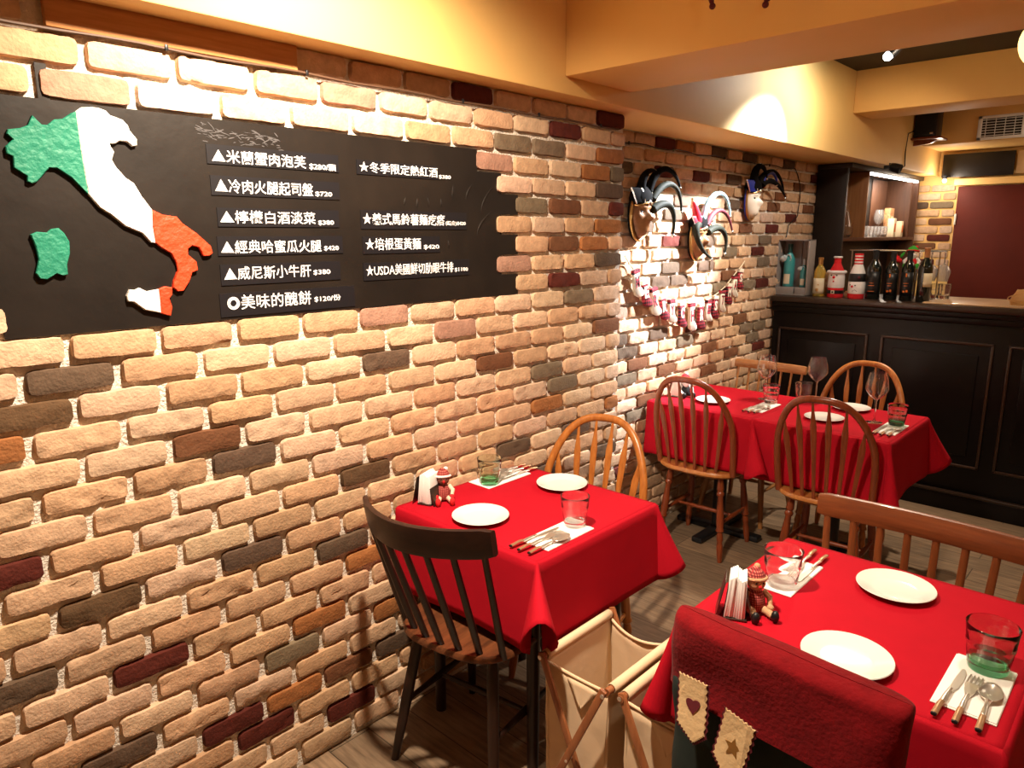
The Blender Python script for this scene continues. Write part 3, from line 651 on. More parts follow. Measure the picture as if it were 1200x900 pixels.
def tumbler(x, y, label, h=.098, rt=.044, rb=.031, body='glass', base='glass', z=ZT):
    r = thing('drinking_glass', label, 'glass', (x, y, z), 0, 'faceted drinking glasses')
    n = 40; mb = MB(); zs = [0, .004, .02, .045, .058, .062, .068, h]
    def rad(zz): return rb+(rt-rb)*(zz/h)**.8
    prof = [(0, .0), (rb-.003, 0), (rb, .003)]+[(rad(q), q) for q in (.012, .03, .05)]+[(rad(.058)+.0012, .0585), (rad(.063)+.0012, .0625)]+[(rad(q), q) for q in (.068, .085)]+[(rt, h-.001), (rt-.001, h), (rt-.0022, h-.001)]+[(rad(q)-.0028, q) for q in (.085, .06, .035)]+[(rad(.02)-.004, .0205), (0, .018)]
    k = len(prof); vs = []; fs = []
    for i in range(n):
        a = 2*pi*i/n
        for (q, zz) in prof:
            fct = 1-.035*(i % 2)*(1 if .004 < zz < .057 and q > .02 else 0); vs.append((q*fct*cos(a), q*fct*sin(a), zz))
    for i in range(n):
        j = (i+1) % n
        for q in range(k-1): fs.append((i*k+q, j*k+q, j*k+q+1, i*k+q+1))
    low = [f for f in fs if max(vs[q][2] for q in f) < .0305]; hi = [f for f in fs if max(vs[q][2] for q in f) >= .0305]
    mb.add(vs, hi, 0); mb.f += low; mb.m += [1]*len(low); mb.build('glass_body', [body, base], r, ang=50)
    return r
def wineglass(x, y, label, h=.235, br=.051, z=ZT, flip=False, g='glass', group='stemmed wine glasses on the joined tables'):
    r = thing('wine_glass', label, 'wine glass', (x, y, z), 0, group)
    if flip: r.rotation_euler = (pi, 0, 0); r.location.z = z
    MB().lathe([(0, 0), (.034, 0), (.036, .0015), (.030, .0035), (.008, .006), (.0045, .012), (.0035, .05), (.0038, h*.42), (.007, h*.46), (0, h*.465)], n=28).build('stem', g, r)
    b0 = h*.46; hb = h-b0
    out = [(.006, 0), (.025, hb*.10), (br*.9, hb*.30), (br, hb*.40), (br*.93, hb*.65), (br*.72, hb)]; inn = [(q-.0016, z_+.0008) for q, z_ in out[::-1]]; inn[0] = (out[-1][0]-.0012, hb)
    MB().lathe([(q, b0+z_) for q, z_ in out]+[(max(q, .0), b0+z_) for q, z_ in inn]+[(0, b0+.004)], n=32).build('bowl', g, r)
    return r
def handle_mb(y0, y1, z0=.003, w0=.0035, w1=.0052):
    return MB().tube([(0, y0, z0+.004), (0, (y0*2+y1)/3, z0+.005), (0, (y0+y1*2)/3, z0+.003), (0, y1, z0+.0015)], [w0, w0*1.05, w1, w1*1.05], 10, flat=.62)
def cutlery(kind, x, y, rz, label, z=ZT+.0042, s=1):
    """head towards +y, handle end at y=-.1"""
    r = thing(kind, label, kind, (x, y, z), rz, {'knife': 'table knives', 'fork': 'table forks', 'spoon': 'table spoons'}[kind]); r.scale = (s, s, s)
    if kind == 'knife':
        o = [(-.0045, 0), (.0045, 0), (.0085, .02), (.0095, .05), (.0075, .08), (.001, .098), (-.005, .095), (-.006, .05)]
        MB().prism(o, lambda a, b, d: V((a, b, d)), .001, .0032, inset=.0006).build('blade', 'steel', r)
    elif kind == 'fork':
        mb = MB(); b_ = lambda a, b, d: V((a, b, d+.006*sin(min(1, b/.09)*pi)))
        mb.prism([(-.003, 0), (.003, 0), (.009, .02), (.0115, .035), (.0115, .045), (-.0115, .045), (-.0115, .035), (-.009, .02)], b_, .001, .003)
        for i in range(4):
            x_ = -.0098+i*.00655; mb.prism([(x_-.0017, .043), (x_+.0017, .043), (x_+.0016, .06), (x_+.001, .088), (x_-.001, .088), (x_-.0016, .06)], b_, .001, .003)
        mb.build('head', 'steel', r)
    else:
        def f(u, v):
            a = 2*pi*u; q = v; yy = .036+.034*q*sin(a); xx = .0205*q*cos(a)*(1+.12*sin(a)*-1); return (xx, yy, .009-.0075*(1-q*q))
        m_ = MB().grid(f, 28, 8, closed_u=True); 
        m_.tube([(0, -.002, .004), (0, .004, .0085)], [.0035, .006], 8)
        o = m_.build('bowl', 'steel', r); sm = o.modifiers.new('t', 'SOLIDIFY'); sm.thickness = .0014
    handle_mb(.004, -.052).build('handle', 'steel', r)
    tag(handle_mb(-.051, -.096, w0=.0052, w1=.0056).build('grip', 'copper', r), 'bronze toned grip'); 
    MB().tube([(0, -.0955, .0045), (0, -.1, .0045)], [.0056, .005], 10, flat=.62).build('end_cap', 'black', r)
    return r
# small table by the wall
W1 = 'on the small table under the menu board'
plate(.283, 1.449, 'white plate near the dark chair '+W1); plate(.281, 1.847, 'white plate near the honey chair '+W1)
napkin(.487, .588, 1.412, 1.622, 'white napkin under the clear glass '+W1); napkin(.015, .118, 1.652, 1.868, 'white napkin under the green glass beside the wall, small table')
tumbler(.532, 1.600, 'clear faceted glass at the napkin on the open side of the small table'); tumbler(.085, 1.688, 'green bottomed glass beside the doll and the brick wall', body='gglass', base='dgreen')
cutlery('knife', .506, 1.452, R(-4), 'knife beside the fork on the napkin at the clear glass, small table'); cutlery('fork', .537, 1.449, R(-3), 'fork in the middle of the napkin at the clear glass, small table'); cutlery('spoon', .570, 1.453, R(-2), 'spoon at the outer edge of the napkin at the clear glass, small table')
cutlery('knife', .098, 1.825, R(180), 'knife on the napkin beside the wall, small table'); cutlery('fork', .068, 1.828, R(181), 'fork on the napkin beside the wall, small table'); cutlery('spoon', .040, 1.826, R(179), 'spoon on the napkin beside the wall, small table')
# nearest table
W3 = 'on the nearest table'
plate(1.370, 1.432, 'white plate behind the red chair cover '+W3); plate(1.355, 1.820, 'white plate near the broad railed chair '+W3)
napkin(1.530, 1.636, 1.402, 1.612, 'white napkin under the three pieces of cutlery at the green glass '+W3); napkin(1.105, 1.182, 1.612, 1.822, 'white napkin under the clear glass '+W3)
tumbler(1.588, 1.590, 'green bottomed glass at the right side of the nearest table', body='gglass', base='dgreen', h=.10, rt=.047, rb=.034); tumbler(1.140, 1.655, 'clear faceted glass beside the napkin holder '+W3, rt=.047, rb=.034)
cutlery('knife', 1.552, 1.452, R(-3), 'knife left of the fork on the napkin by the green glass '+W3); cutlery('fork', 1.580, 1.452, R(0), 'fork between knife and spoon on the napkin '+W3); cutlery('spoon', 1.612, 1.455, R(2), 'spoon right of the fork on the napkin '+W3)
cutlery('knife', 1.166, 1.790, R(180), 'knife beside the clear glass, handle towards the chair rail, '+W3); cutlery('fork', 1.135, 1.805, R(183), 'fork behind the clear glass '+W3)
# joined tables at the back
W2 = 'on the far corner table'; W2b = 'on the right joined table'
plate(.05, 3.375, 'white plate seen through the left hoop chair '+W2); plate(.61, 3.395, 'white plate seen through the right hoop chair '+W2b); plate(.638, 3.685, 'white plate in front of the honey hoop chair '+W2b)
napkin(.250, .342, 3.318, 3.545, 'white napkin with cutlery '+W2); napkin(.848, .940, 3.318, 3.532, 'white napkin with cutlery at the outer end of the joined tables')
tumbler(.285, 3.545, 'clear glass standing on the napkin '+W2); tumbler(.385, 3.715, 'clear glass beside the middle wine glass at the join of the tables'); tumbler(.893, 3.505, 'greenish glass on the napkin at the outer end of the joined tables', body='gglass', base='dgreen')
for (x, nm) in ((.896, W2b), (.296, W2)):
    cutlery('knife', x-.03, 3.365, 0, 'knife on the napkin '+nm); cutlery('fork', x, 3.362, 0, 'fork on the napkin '+nm); cutlery('spoon', x+.028, 3.366, 0, 'spoon on the napkin '+nm)
wineglass(.222, 3.62, 'wine glass nearest the brick wall on the far corner table'); wineglass(.442, 3.735, 'wine glass at the join of the two tables, before the bar panel'); wineglass(.800, 3.50, 'wine glass near the outer end of the joined tables, before the honey chair')

# ---- napkin holders and dolls
def holder(x, y, rz, label, leanback=.0, s=1, z=ZT):
    r = thing('napkin_holder', label, 'napkin holder', (x, y, z), rz, 'metal napkin holders')
    mb = MB().box((0, 0, .003), (.05, .07, .004), .001); rot = RY(.38)
    mb.box((-.034, 0, .045), (.002, .07, .095), .0006, RY(.20)); mb.box((.030, 0, .03), (.002, .07, .06), .0006, RY(-.25)); mb.build('stand', 'tray', r)
    st = MB(); rr_ = random.Random(4)
    for i in range(9):
        st.box((-.018+i*.0046, rr_.uniform(-.002, .002), .052+.004*sin(i*.7)), (.0046, .062, .094+.008*rr_.random()), .001, RY(.10-.012*i))
    st.build('napkin_stack', 'napkin', r); return r
def doll(x, y, rz, label, P, s=1, z=ZT):
    r = thing('plush_doll', label, 'doll', (x, y, z), rz, 'small Christmas plush dolls'); r.scale = (s, s, s)
    # sits facing +x
    b = MB().lathe([(0, .004), (.020, .006), (.026, .02), (.023, .04), (.014, .055), (0, .058)], n=18).build('body', P['body'], r)
    h = MB().ball((.004, 0, .074), (.021, .021, .020), 18).build('head', P['face'], r)
    MB().ball((.025, 0, .071), .0045, 10).build('nose', P['nose'], h); MB().ball((.022, .008, .078), .0025, 8).ball((.022, -.008, .078), .0025, 8).build('eyes', 'black', h)
    if P.get('beard'): MB().lathe([(0, -.03), (.012, -.015), (.019, 0), (.014, .01), (0, .012)], (.010, 0, .066), 14).build('beard', P['beard'], h)
    ht = MB().lathe([(.0225, 0), (.0235, .006), (.021, .014), (.014, .022), (.006, .028), (0, .029)], (.0, 0, .080), 18, RY(-.45)).build('hat', P['hat'], r)
    MB().tube([(.0235*cos(2*pi*i/20)*.98, .0235*sin(2*pi*i/20), .083+.004*cos(2*pi*i/20)) for i in range(20)], .004, 8, closed=True).build('hat_band', P['trim'], ht)
    MB().ball((-.020, .012, .100), .008, 10).build('pompom', P['trim'], ht)
    for s_ in (-1, 1):
        a = MB().tube([(.002, s_*.019, .050), (.014, s_*.030, .038), (.026, s_*.026, .024)], [.007, .0075, .006], 10).build('arm', P['arm'], r)
        MB().ball((.030, s_*.025, .021), .0085, 10).build('mitten', P['mit'], a)
        l = MB().tube([(.010, s_*.012, .012), (.030, s_*.018, .013), (.050, s_*.022, .011)], [.009, .009, .0075], 10).build('leg', P['leg'], r)
        MB().ball((.058, s_*.023, .0145), (.010, .009, .0145), 12).build('shoe', P['shoe'], l)
    return r
holder(.058, 1.435, R(20), 'dark metal napkin holder against the wall on the small table')
doll(.078, 1.478, R(-35), 'red capped plush doll with pale legs and red shoes on the small table', dict(body='doll', face='brownf', nose='red', hat='doll', trim='wknit', arm='pale', mit='red', leg='pale', shoe='red'), 1.0)
holder(1.118, 1.452, R(25), 'dark metal napkin holder standing on the nearest table')
doll(1.142, 1.495, R(-40), 'red check plush doll with tan limbs and black shoes on the nearest table', dict(body='doll', face='skin', nose='red', hat='doll', trim='skin', arm='skin', mit='skin', leg='skin', shoe='black'), 1.0)
holder(-.165, 3.375, R(20), 'napkin holder behind the white figure on the far corner table')
doll(-.13, 3.40, R(-40), 'white bearded plush figure with black shoes on the far corner table', dict(body='blackm', face='pale', nose='red', hat='red', trim='wknit', arm='wknit', mit='wknit', leg='blackm', shoe='black', beard='wknit'), 1.15)

# ================================================================== HAMPERS
def hamper(x0, x1, y0, y1, zt, label, sag=.022):
    r = thing('laundry_hamper', label, 'hamper', ((x0+x1)/2, (y0+y1)/2, 0), 0, 'folding canvas hampers'); a, b = (x1-x0)/2, (y1-y0)/2
    for s_ in (-1, 1): MB().tube([(s_*a, -b-.012, zt), (s_*a, b+.012, zt)], .0095, 12).build('top_rail', 'rack', r)
    for sy in (-1, 1):
        for s_ in (-1, 1):
            A = V((s_*a*1.02, sy*(b+.016+.011*s_), zt+.014)); B = V((-s_*a*1.08, sy*(b+.016+.011*s_), .002)); d = (B-A).normalized(); L_ = (B-A).length
            ang = math.atan2(d.x, d.z)
            lg = MB().box((A+B)/2, (.020, .010, L_), .003, RY(ang)).build('leg', 'rack', r)
            MB().lathe([(0, 0), (.006, 0), (.006, .003), (0, .0045)], A+V((0, -.005, -.014)), 10, RX(pi/2)).build('bolt', 'steel', lg)
        MB().tube([(0, sy*(b+.002), zt*.51), (0, sy*(b+.034), zt*.51)], .004, 8).build('pivot', 'steel', r)
    for s_ in (-1, 1): MB().tube([(s_*a*.95, -b-.01, .05), (s_*a*.95, b+.01, .05)], .007, 10).build('bottom_rail', 'rack', r)
    # canvas bag: four walls with sagging front and back hems, rolled over the rails
    def wall(s_):
        def f(u, v):
            y = -b*.96+2*b*.96*u; z = .07+(zt+.006-.07)*v; x = s_*(a-.005-.018*(1-v)-.006*sin(pi*v)*sin(pi*u)); return (x, y, z)
        return f
    def face(sy):
        def f(u, v):
            x = (-a+2*a*u)*(.92+.06*v); top = zt-.012-sag*sin(pi*u)**.8; z = .07+(top-.07)*v; y = sy*(b*.955-.018*sin(pi*u)*v - .004*NZ.noise(V((x*20, z*20, sy)))); return (x, y, z)
        return f
    bag = MB()
    for s_ in (-1, 1): bag.grid(wall(s_), 12, 14); bag.grid(face(s_), 16, 14)
    bag.grid(lambda u, v: ((-a+2*a*u)*.9, (-b+2*b*v)*.95, .07+.003*sin(u*9)), 8, 8)
    for s_ in (-1, 1): bag.grid(lambda u, v: (s_*a+.0112*cos(2*pi*u), (-b+2*b*v)*.94, zt+.0112*sin(2*pi*u)), 14, 6, closed_u=True)
    o = bag.build('canvas_bag', 'canvas', r, ang=70); sm = o.modifiers.new('t', 'SOLIDIFY'); sm.thickness = .0018
    for sy in (-1, 1):
        MB().tube([(-a*.97+2*a*.97*i/16, sy*(b*.955-.018*sin(pi*i/16))-.001*sy, zt-.012-sag*sin(pi*i/16)**.8) for i in range(17)], .0042, 8).build('hem', 'canvas', o)
    fl = MB(); fl.grid(lambda u, v: ((-.05+.1*u)*(1-v)+.01, -b*.95+.018*sin(pi*(u*.3+.35))-.004-.008*v, zt-.02-sag*.9-.07*v), 8, 6)
    q = fl.build('flap', 'canvas', o); sm = q.modifiers.new('t', 'SOLIDIFY'); sm.thickness = .0015
    return r
hamper(.652, .868, 1.318, 1.630, .495, 'open beige canvas hamper tucked beside the small table cloth')
hamper(.908, 1.125, 1.318, 1.630, .495, 'open beige canvas hamper partly under the red cover and nearest table')

# ================================================================== BAR COUNTER
bar = thing('bar_counter', 'black panelled bar counter at the end of the room', 'bar counter', (1.3, 4.95, 0)); BX = 1.3; BY = 4.95; YF = 4.70
def bb(mb, x0, x1, y0, y1, z0, z1, bev=.003): return mb.box(((x0+x1)/2-BX, (y0+y1)/2-BY, (z0+z1)/2), (x1-x0, y1-y0, z1-z0), bev)
bb(MB(), -.225, 2.9, YF, 5.22, 0, 1.13).build('carcass', 'bar', bar)
bb(MB(), -.235, 2.92, 4.655, 5.24, 1.165, 1.203, .010).build('countertop', 'baredge', bar)
m_ = bb(MB(), -.232, 2.9, 4.672, 4.71, 1.135, 1.168, .008); bb(m_, -.23, 2.9, 4.685, 4.71, 1.10, 1.14, .006); m_.build('cornice', 'bar', bar)
m_ = bb(MB(), -.23, 2.9, 4.672, 4.705, 0, .10, .004); m_.build('plinth', 'bar', bar)
bb(MB(), -.23, 2.9, 4.668, 4.70, .10, .118, .006).build('plinth_moulding', 'baredge', bar)
for (x0, x1) in ((-.18, .383), (.456, 1.043), (1.11, 1.70), (1.77, 2.36)):
    z0, z1 = .268, .998; m_ = MB(); t = .016
    for (a0, a1, b0, b1) in ((x0, x1, z1-t, z1), (x0, x1, z0, z0+t), (x0, x0+t, z0, z1), (x1-t, x1, z0, z1)): bb(m_, a0, a1, YF-.013, YF+.002, b0, b1, .005)
    p = m_.build('panel_frame', mat('worn_moulding', (.035, .016, .009), .28) if 'worn_moulding' not in bpy.data.materials else bpy.data.materials['worn_moulding'], bar)
    bb(MB(), x0+.07, x1-.07, YF-.008, YF+.002, z0+.07, z1-.07, .005).build('raised_panel', 'bar', bar)
o = bb(MB(), .66, 2.9, 4.69, 5.22, 1.2035, 1.211, .002).build('serving_board', 'bartop', bar); tag(o, 'pale wooden worktop inset')
ZB = 1.204

# bottles
WINE = [(0, 0), (.036, 0), (.0385, .004), (.0385, .185), (.036, .20), (.026, .222), (.0155, .240), (.0145, .285), (.0165, .287), (.0165, .296), (.0145, .298), (0, .298)]
def bottle(x, y, label, sc=1, rs=1, g='dkglass', lab=None, cap='blackm', crest=None, lz=(.03, .13), name='wine_bottle', z=ZB, group='bottles on the bar counter', arc=2.2, turn=-pi/2):
    r = thing(name, label, 'bottle', (x, y, z), 0, group)
    pf = [(a*rs, b*sc) for a, b in WINE]
    MB().lathe(pf, n=28).build('glass_body', g, r)
    MB().lathe([(.0155*rs, .245*sc), (.0160*rs, .285*sc), (.0178*rs, .287*sc), (.0178*rs, .297*sc), (.0150*rs, .300*sc), (0, .300*sc)], n=20).build('capsule', cap, r)
    if lab:
        f = lambda u, v: ((.0391*rs)*cos(turn-arc/2+arc*u), (.0391*rs)*sin(turn-arc/2+arc*u), lz[0]*sc+(lz[1]-lz[0])*sc*v)
        o = MB().grid(f, 16, 4).build('label', lab, r); sm = o.modifiers.new('t', 'SOLIDIFY'); sm.thickness = .0006
        if crest:
            k = MB()
            for (a, b, w_, h_) in crest:
                k.grid(lambda u, v: ((.0400*rs)*cos(turn+a+w_*(u-.5)), (.0400*rs)*sin(turn+a+w_*(u-.5)), b*sc+h_*(v-.5)), 5, 5)
            q = k.build('label_print', 'orange' if lab == 'black' else 'gold', o); sm = q.modifiers.new('t', 'SOLIDIFY'); sm.thickness = .0006
    return r
YB = 4.80
CR = [(0, .155, .22, .018), (0, .148, .14, .012), (0, .105, .8, .003), (0, .09, .55, .003), (-.2, .055, .35, .012), (.25, .058, .3, .015)]
bottle(.352, YB, 'black bottle right of the snowman bottle cover', 1.0, 1.08, lab='black', crest=[(0, .10, .6, .003), (0, .085, .8, .004), (0, .05, .9, .003)], lz=(.03, .17))
bottle(.447, YB+.02, 'black bottle with an orange crest, second from the snowman cover', .96, .98, lab='black', crest=CR, lz=(.03, .17))
bottle(.538, YB+.02, 'black bottle with an orange crest beside the cream labelled one', 1.0, .98, lab='black', crest=CR, lz=(.03, .17))
bottle(.638, YB-.02, 'dark wine bottle with a cream label at the end of the row', 1.06, .97, lab='label', lz=(.085, .16), cap='cabmid', arc=1.6, turn=-pi/2+.85)
r = bottle(.022, YB, 'pale yellow wine bottle beside the grey gift box', .83, .92, 'wine', 'label', 'gold', [(0, .05, .5, .02), (.2, .09, .3, .006)], (.02, .14), arc=2.8)
# knitted covers over bottles
def knit(x, y, label, kind):
    r = thing('bottle_cover', label, 'bottle cover', (x, y, ZB), 0, 'knitted bottle covers')
    def ring(name, m, pf, p=r): return MB().lathe(pf, n=28).build(name, m, p)
    def dot(par, m, a, zz, rad, w_=.006, nm='eye'): MB().ball((rad*cos(-pi/2+a), rad*sin(-pi/2+a), zz), (w_, w_, w_), 10).build(nm, m, par)
    if kind == 'santa':
        ring('skirt', 'red', [(0, 0), (.046, 0), (.048, .006), (.047, .062)]); b = ring('belt', 'black', [(.047, .022), (.0495, .024), (.0495, .044), (.047, .046)])
        MB().box((0, -.050, .034), (.022, .004, .022), .002).box((0, -.0515, .034), (.011, .004, .011), .001, mi=1).build('buckle', ['label', 'black'], b)
        f = ring('beard', 'wknit', [(.047, .060), (.050, .066), (.049, .13), (.046, .155)])
        MB().tube([(.05*cos(2*pi*i/24), .05*sin(2*pi*i/24), .160) for i in range(24)], .010, 8, closed=True).build('hat_band', 'wknit', r)
        dot(f, 'red', .0, .128, .049, .009, 'nose'); dot(f, 'black', -.35, .140, .049, .0045); dot(f, 'black', .35, .140, .049, .0045); dot(f, 'red', 0, .102, .049, .005, 'mouth')
        h = ring('hat', 'red', [(.046, .158), (.040, .175), (.027, .20), (.021, .215), (.021, .25), (0, .252)]); MB().tube([(.022*cos(2*pi*i/20), .022*sin(2*pi*i/20), .252) for i in range(20)], .006, 8, closed=True).build('hat_trim', 'wknit', h)
    else:
        ring('skirt', 'red', [(0, 0), (.046, 0), (.048, .006), (.048, .030)]); f = ring('face', 'wknit', [(.048, .030), (.050, .034), (.050, .10), (.048, .105)])
        dot(f, 'red', -.25, .075, .049, .008, 'nose'); dot(f, 'black', -.55, .085, .049, .0045); dot(f, 'black', .12, .082, .049, .0045)
        for i in range(5): dot(f, 'black', -.15+.12*i, .055-.004*abs(i-2), .049, .0025, 'mouth')
        s_ = ring('scarf', 'black', [(.048, .104), (.050, .108), (.049, .150), (.045, .155)]); dot(s_, 'burg', .5, .132, .048, .009, 'heart')
        ring('shoulder', 'wknit', [(.045, .154), (.042, .165), (.030, .20), (.026, .21)])
        h = ring('neck', 'wknit', [(.0255, .208), (.0245, .275), (0, .277)])
        for k in range(4): MB().lathe([(.0250, .210+.0185*k), (.0262, .213+.0185*k), (.0258, .219+.0185*k), (.0246, .222+.0185*k)], n=24).build('stripe', 'red', h)
    return r
knit(.128, YB, 'knitted red bearded bottle cover with a belt beside the white wine', 'santa'); knit(.258, YB-.01, 'knitted black and white snowman bottle cover with a striped neck', 'snow')
# grey gift box with two teal bottles
gb = thing('gift_box', 'open grey gift box holding two teal bottles at the wall end of the bar', 'gift box', (-.143, YB, ZB)); GW, GH, GD = .212, .362, .105
m_ = MB().box((0, GD/2-.003, GH/2), (GW, .006, GH), .001).box((-GW/2+.005, 0, GH/2), (.010, GD, GH), .001).box((GW/2-.005, 0, GH/2), (.010, GD, GH), .001).box((0, 0, .004), (GW, GD, .008), .001).box((0, 0, GH-.004), (GW, GD, .008), .001)
m_.build('box_shell', 'greybox', gb); MB().box((.022, GD/2-.012, GH/2), (.004, .018, GH-.02)).build('divider', 'greybox', gb)
MB().box((-.042, -.03, .03), (.116, .03, .045), .002).box((.062, -.03, .03), (.076, .03, .045), .002).build('bottle_rest', 'greybox', gb)
def boxbottle(x, s, label, capm):
    r = thing('gift_bottle', label, 'bottle', (x, YB+.006, ZB+.054), 0, 'teal bottles in the grey gift box')
    MB().lathe([(a*s*.98, b*s) for a, b in WINE], n=24).build('glass_body', 'tealb', r)
    MB().lathe([(.0158*s, .235*s), (.0168*s, .29*s), (.0175*s, .303*s), (0, .304*s)], n=18).build('capsule', capm, r)
    o = MB().grid(lambda u, v: (.0392*s*cos(-pi/2-.6+1.2*u)*.985, .0392*s*sin(-pi/2-.6+1.2*u)*.985-.0006, .02*s+.07*s*v), 10, 4).build('label', 'label', r)
    bw = MB()
    for a in (2.4, 3.3, 2.0): bw.tube([(-.006*s+.055*s*t*cos(a), -.034*s-.012*s*sin(pi*t), .215*s+.045*s*t*sin(a*1.7)) for t in [i/8 for i in range(9)]], [.004*s+.015*s*sin(pi*i/8) for i in range(9)], 8, up=(0, 1, 0), flat=.45)
    bw.tube([(.020*s*cos(2*pi*i/20), -.030*s, .200*s+.026*s*sin(2*pi*i/20)) for i in range(20)], .0045*s, 6, closed=True); bw.build('bow', 'bow', r)
boxbottle(-.185, .92, 'tall teal bottle with a bow inside the grey gift box', 'tealdk'); boxbottle(-.085, .60, 'short teal bottle with a bow inside the grey gift box', 'bow')
# tag board behind the white wine
MBx = MB().box((0, 0, .075), (.105, .03, .15), .002)
tag(MBx.build('wooden_crate_box', 'goldbox', None, loc=(.055, 4.93, ZB)), 'yellowish upright box behind the pale wine bottle', 'box')
# glass rack with hanging glasses
gr = thing('glass_rack', 'chrome crossbar rack standing behind the bottles on the bar', 'glass rack', (.4, 5.0, ZB)); MB().tube([(-.27, 0, .293), (.27, 0, .293)], .005, 8).build('crossbar', 'silver', gr)
for x in (-.255, .255): MB().tube([(x, 0, 0), (x, 0, .293)], .004, 8).build('post', 'silver', gr)
MB().tube([(-.27, .10, .293), (.27, .10, .293)], .005, 8).build('crossbar', 'silver', gr)
for i, x in enumerate((.53, .60, .672)): wineglass(x, 5.05, 'upside down wine glass hanging in the rack, %s' % ('first of three', 'middle of three', 'nearest the maroon door')[i], .19, .04, z=ZB+.300, flip=True, g='fglass', group='hanging wine glasses behind the bar bottles')
tumbler(.70, 5.0, 'clear tumbler beside the rack post at the end of the bottle row', h=.09, z=1.212, rt=.036, rb=.028); tumbler(.625, 5.12, 'clear tumbler below the hanging wine glasses', h=.09, z=ZB, rt=.036, rb=.028)
# elf and berries on the bar
doll(.512, 4.965, R(-80), 'green hatted Christmas figure peeking over the dark bottles', dict(body='red', face='pale', nose='red', hat='green', trim='red', arm='wknit', mit='green', leg='red', shoe='green', beard='wknit'), 1.35, z=ZB+.18)
tag(MB().box((0, 0, .089), (.07, .07, .178), .004).build('figure_block', 'cab', None, loc=(.505, 4.965, ZB)), 'dark block carrying the green hatted figure', 'block')
bs = thing('berry_sprig', 'sprig of red berries and green leaves behind the dark bottles', 'ornament', (.445, 4.92, ZB)); MB().tube([(0, 0, 0), (.005, 0, .15), (0, 0, .25)], .003, 6).build('stem', 'green', bs)
for (x, y, z) in ((-.018, -.01, .268), (.012, -.015, .235), (-.004, .0, .25)): MB().ball((x, y, z), .016, 12).build('berry', 'red', bs)
for (x, z, a) in ((.022, .27, .6), (-.03, .25, -.7)): MB().ball((x, 0, z), (.008, .004, .02), 10, RY(a)).build('leaf', 'green', bs)
ornament = MB(); ornament.lathe([(0, 0), (.02, 0), (.024, .01), (.02, .03), (.012, .04), (0, .042)], n=16); tag(ornament.build('trinket_dish', 'goldbox', None, loc=(.195, 4.83, ZB)), 'small gold trinket between the two knitted covers', 'trinket')
# paper bag
pb = thing('paper_bag', 'crumpled kraft paper bag on the pale worktop', 'bag', (1.16, 4.85, 1.211)); mb = MB()
def pbf(u, v):
    a = 2*pi*u; e = .45; x = .095*abs(cos(a))**e*(1 if cos(a) > 0 else -1); y = .05*abs(sin(a))**e*(1 if sin(a) > 0 else -1); k = 1-.25*v*v
    return (x*k+.008*NZ.noise(V((x*20, y*20, v*3))), y*(1-.8*v**2)+.008*NZ.noise(V((y*22, v*4, x*15))), .085*v+.006*NZ.noise(V((x*25, 2, v)))*v)
mb.grid(pbf, 36, 12, closed_u=True); o = mb.build('bag_body', 'paper', pb); sm = o.modifiers.new('t', 'SOLIDIFY'); sm.thickness = .001
MB().tube([(-.06-.045*sin(pi*t), -.048, .06-.045*t) for t in [i/10 for i in range(11)]], .003, 6).build('handle', 'paper', pb)

# ================================================================== GLASSWARE CABINET
CX0, CX1, CY0, CY1 = -.235, -.03, 5.30, 7.08
cb = thing('glass_cabinet', 'tall dark open cabinet with lit shelves behind the bar', 'cabinet', (-.13, 6.19, 0))
def cbx(x0, x1, y0, y1, z0, z1, bev=.002, mb=None): return (mb or MB()).box(((x0+x1)/2+.13, (y0+y1)/2-6.19, (z0+z1)/2), (x1-x0, y1-y0, z1-z0), bev)
cbx(CX0, CX1, CY0, CY0+.03, 0, 2.07).build('side_panel', 'cab', cb); cbx(CX0, CX1, CY1-.03, CY1, 0, 2.07).build('side_panel', 'cabin', cb)
cbx(CX0, CX0+.012, CY0+.03, CY1-.03, 0, 2.06).build('back_panel', 'cab', cb)
cbx(CX0, CX1+.03, CY0-.005, CY1, 2.045, 2.078, .004).build('cornice', 'cab', cb); cbx(CX0+.01, CX1, CY0+.03, CY1-.03, 1.55, 1.575).build('shelf', 'cabin', cb); cbx(CX0+.01, CX1, CY0+.03, CY1-.03, .85, .875).build('shelf', 'cab', cb)
cbx(CX0+.01, CX1, 5.74, 5.765, 1.575, 2.045).build('divider', 'cabmid', cb); cbx(CX0+.01, CX1, 6.86, 6.875, 1.575, 2.045).build('divider', 'cabin', cb)
cbx(CX0+.013, CX0+.02, 6.45, 6.84, 1.58, 2.04).build('lining', 'cabin', cb)
cbx(CX1-.03, CX1+.0, 5.80, 7.03, 2.030, 2.044, .002).build('light_bar', 'strip_led', cb)
l = area('cabinet_strip_light', (CX1-.05, 6.4, 2.02), (CX1-.09, 6.4, 1.0), 9, (1, .86, .7), 1.2, .02); l.data.energy = 16; l.rotation_euler = (0, R(-8), pi/2); 
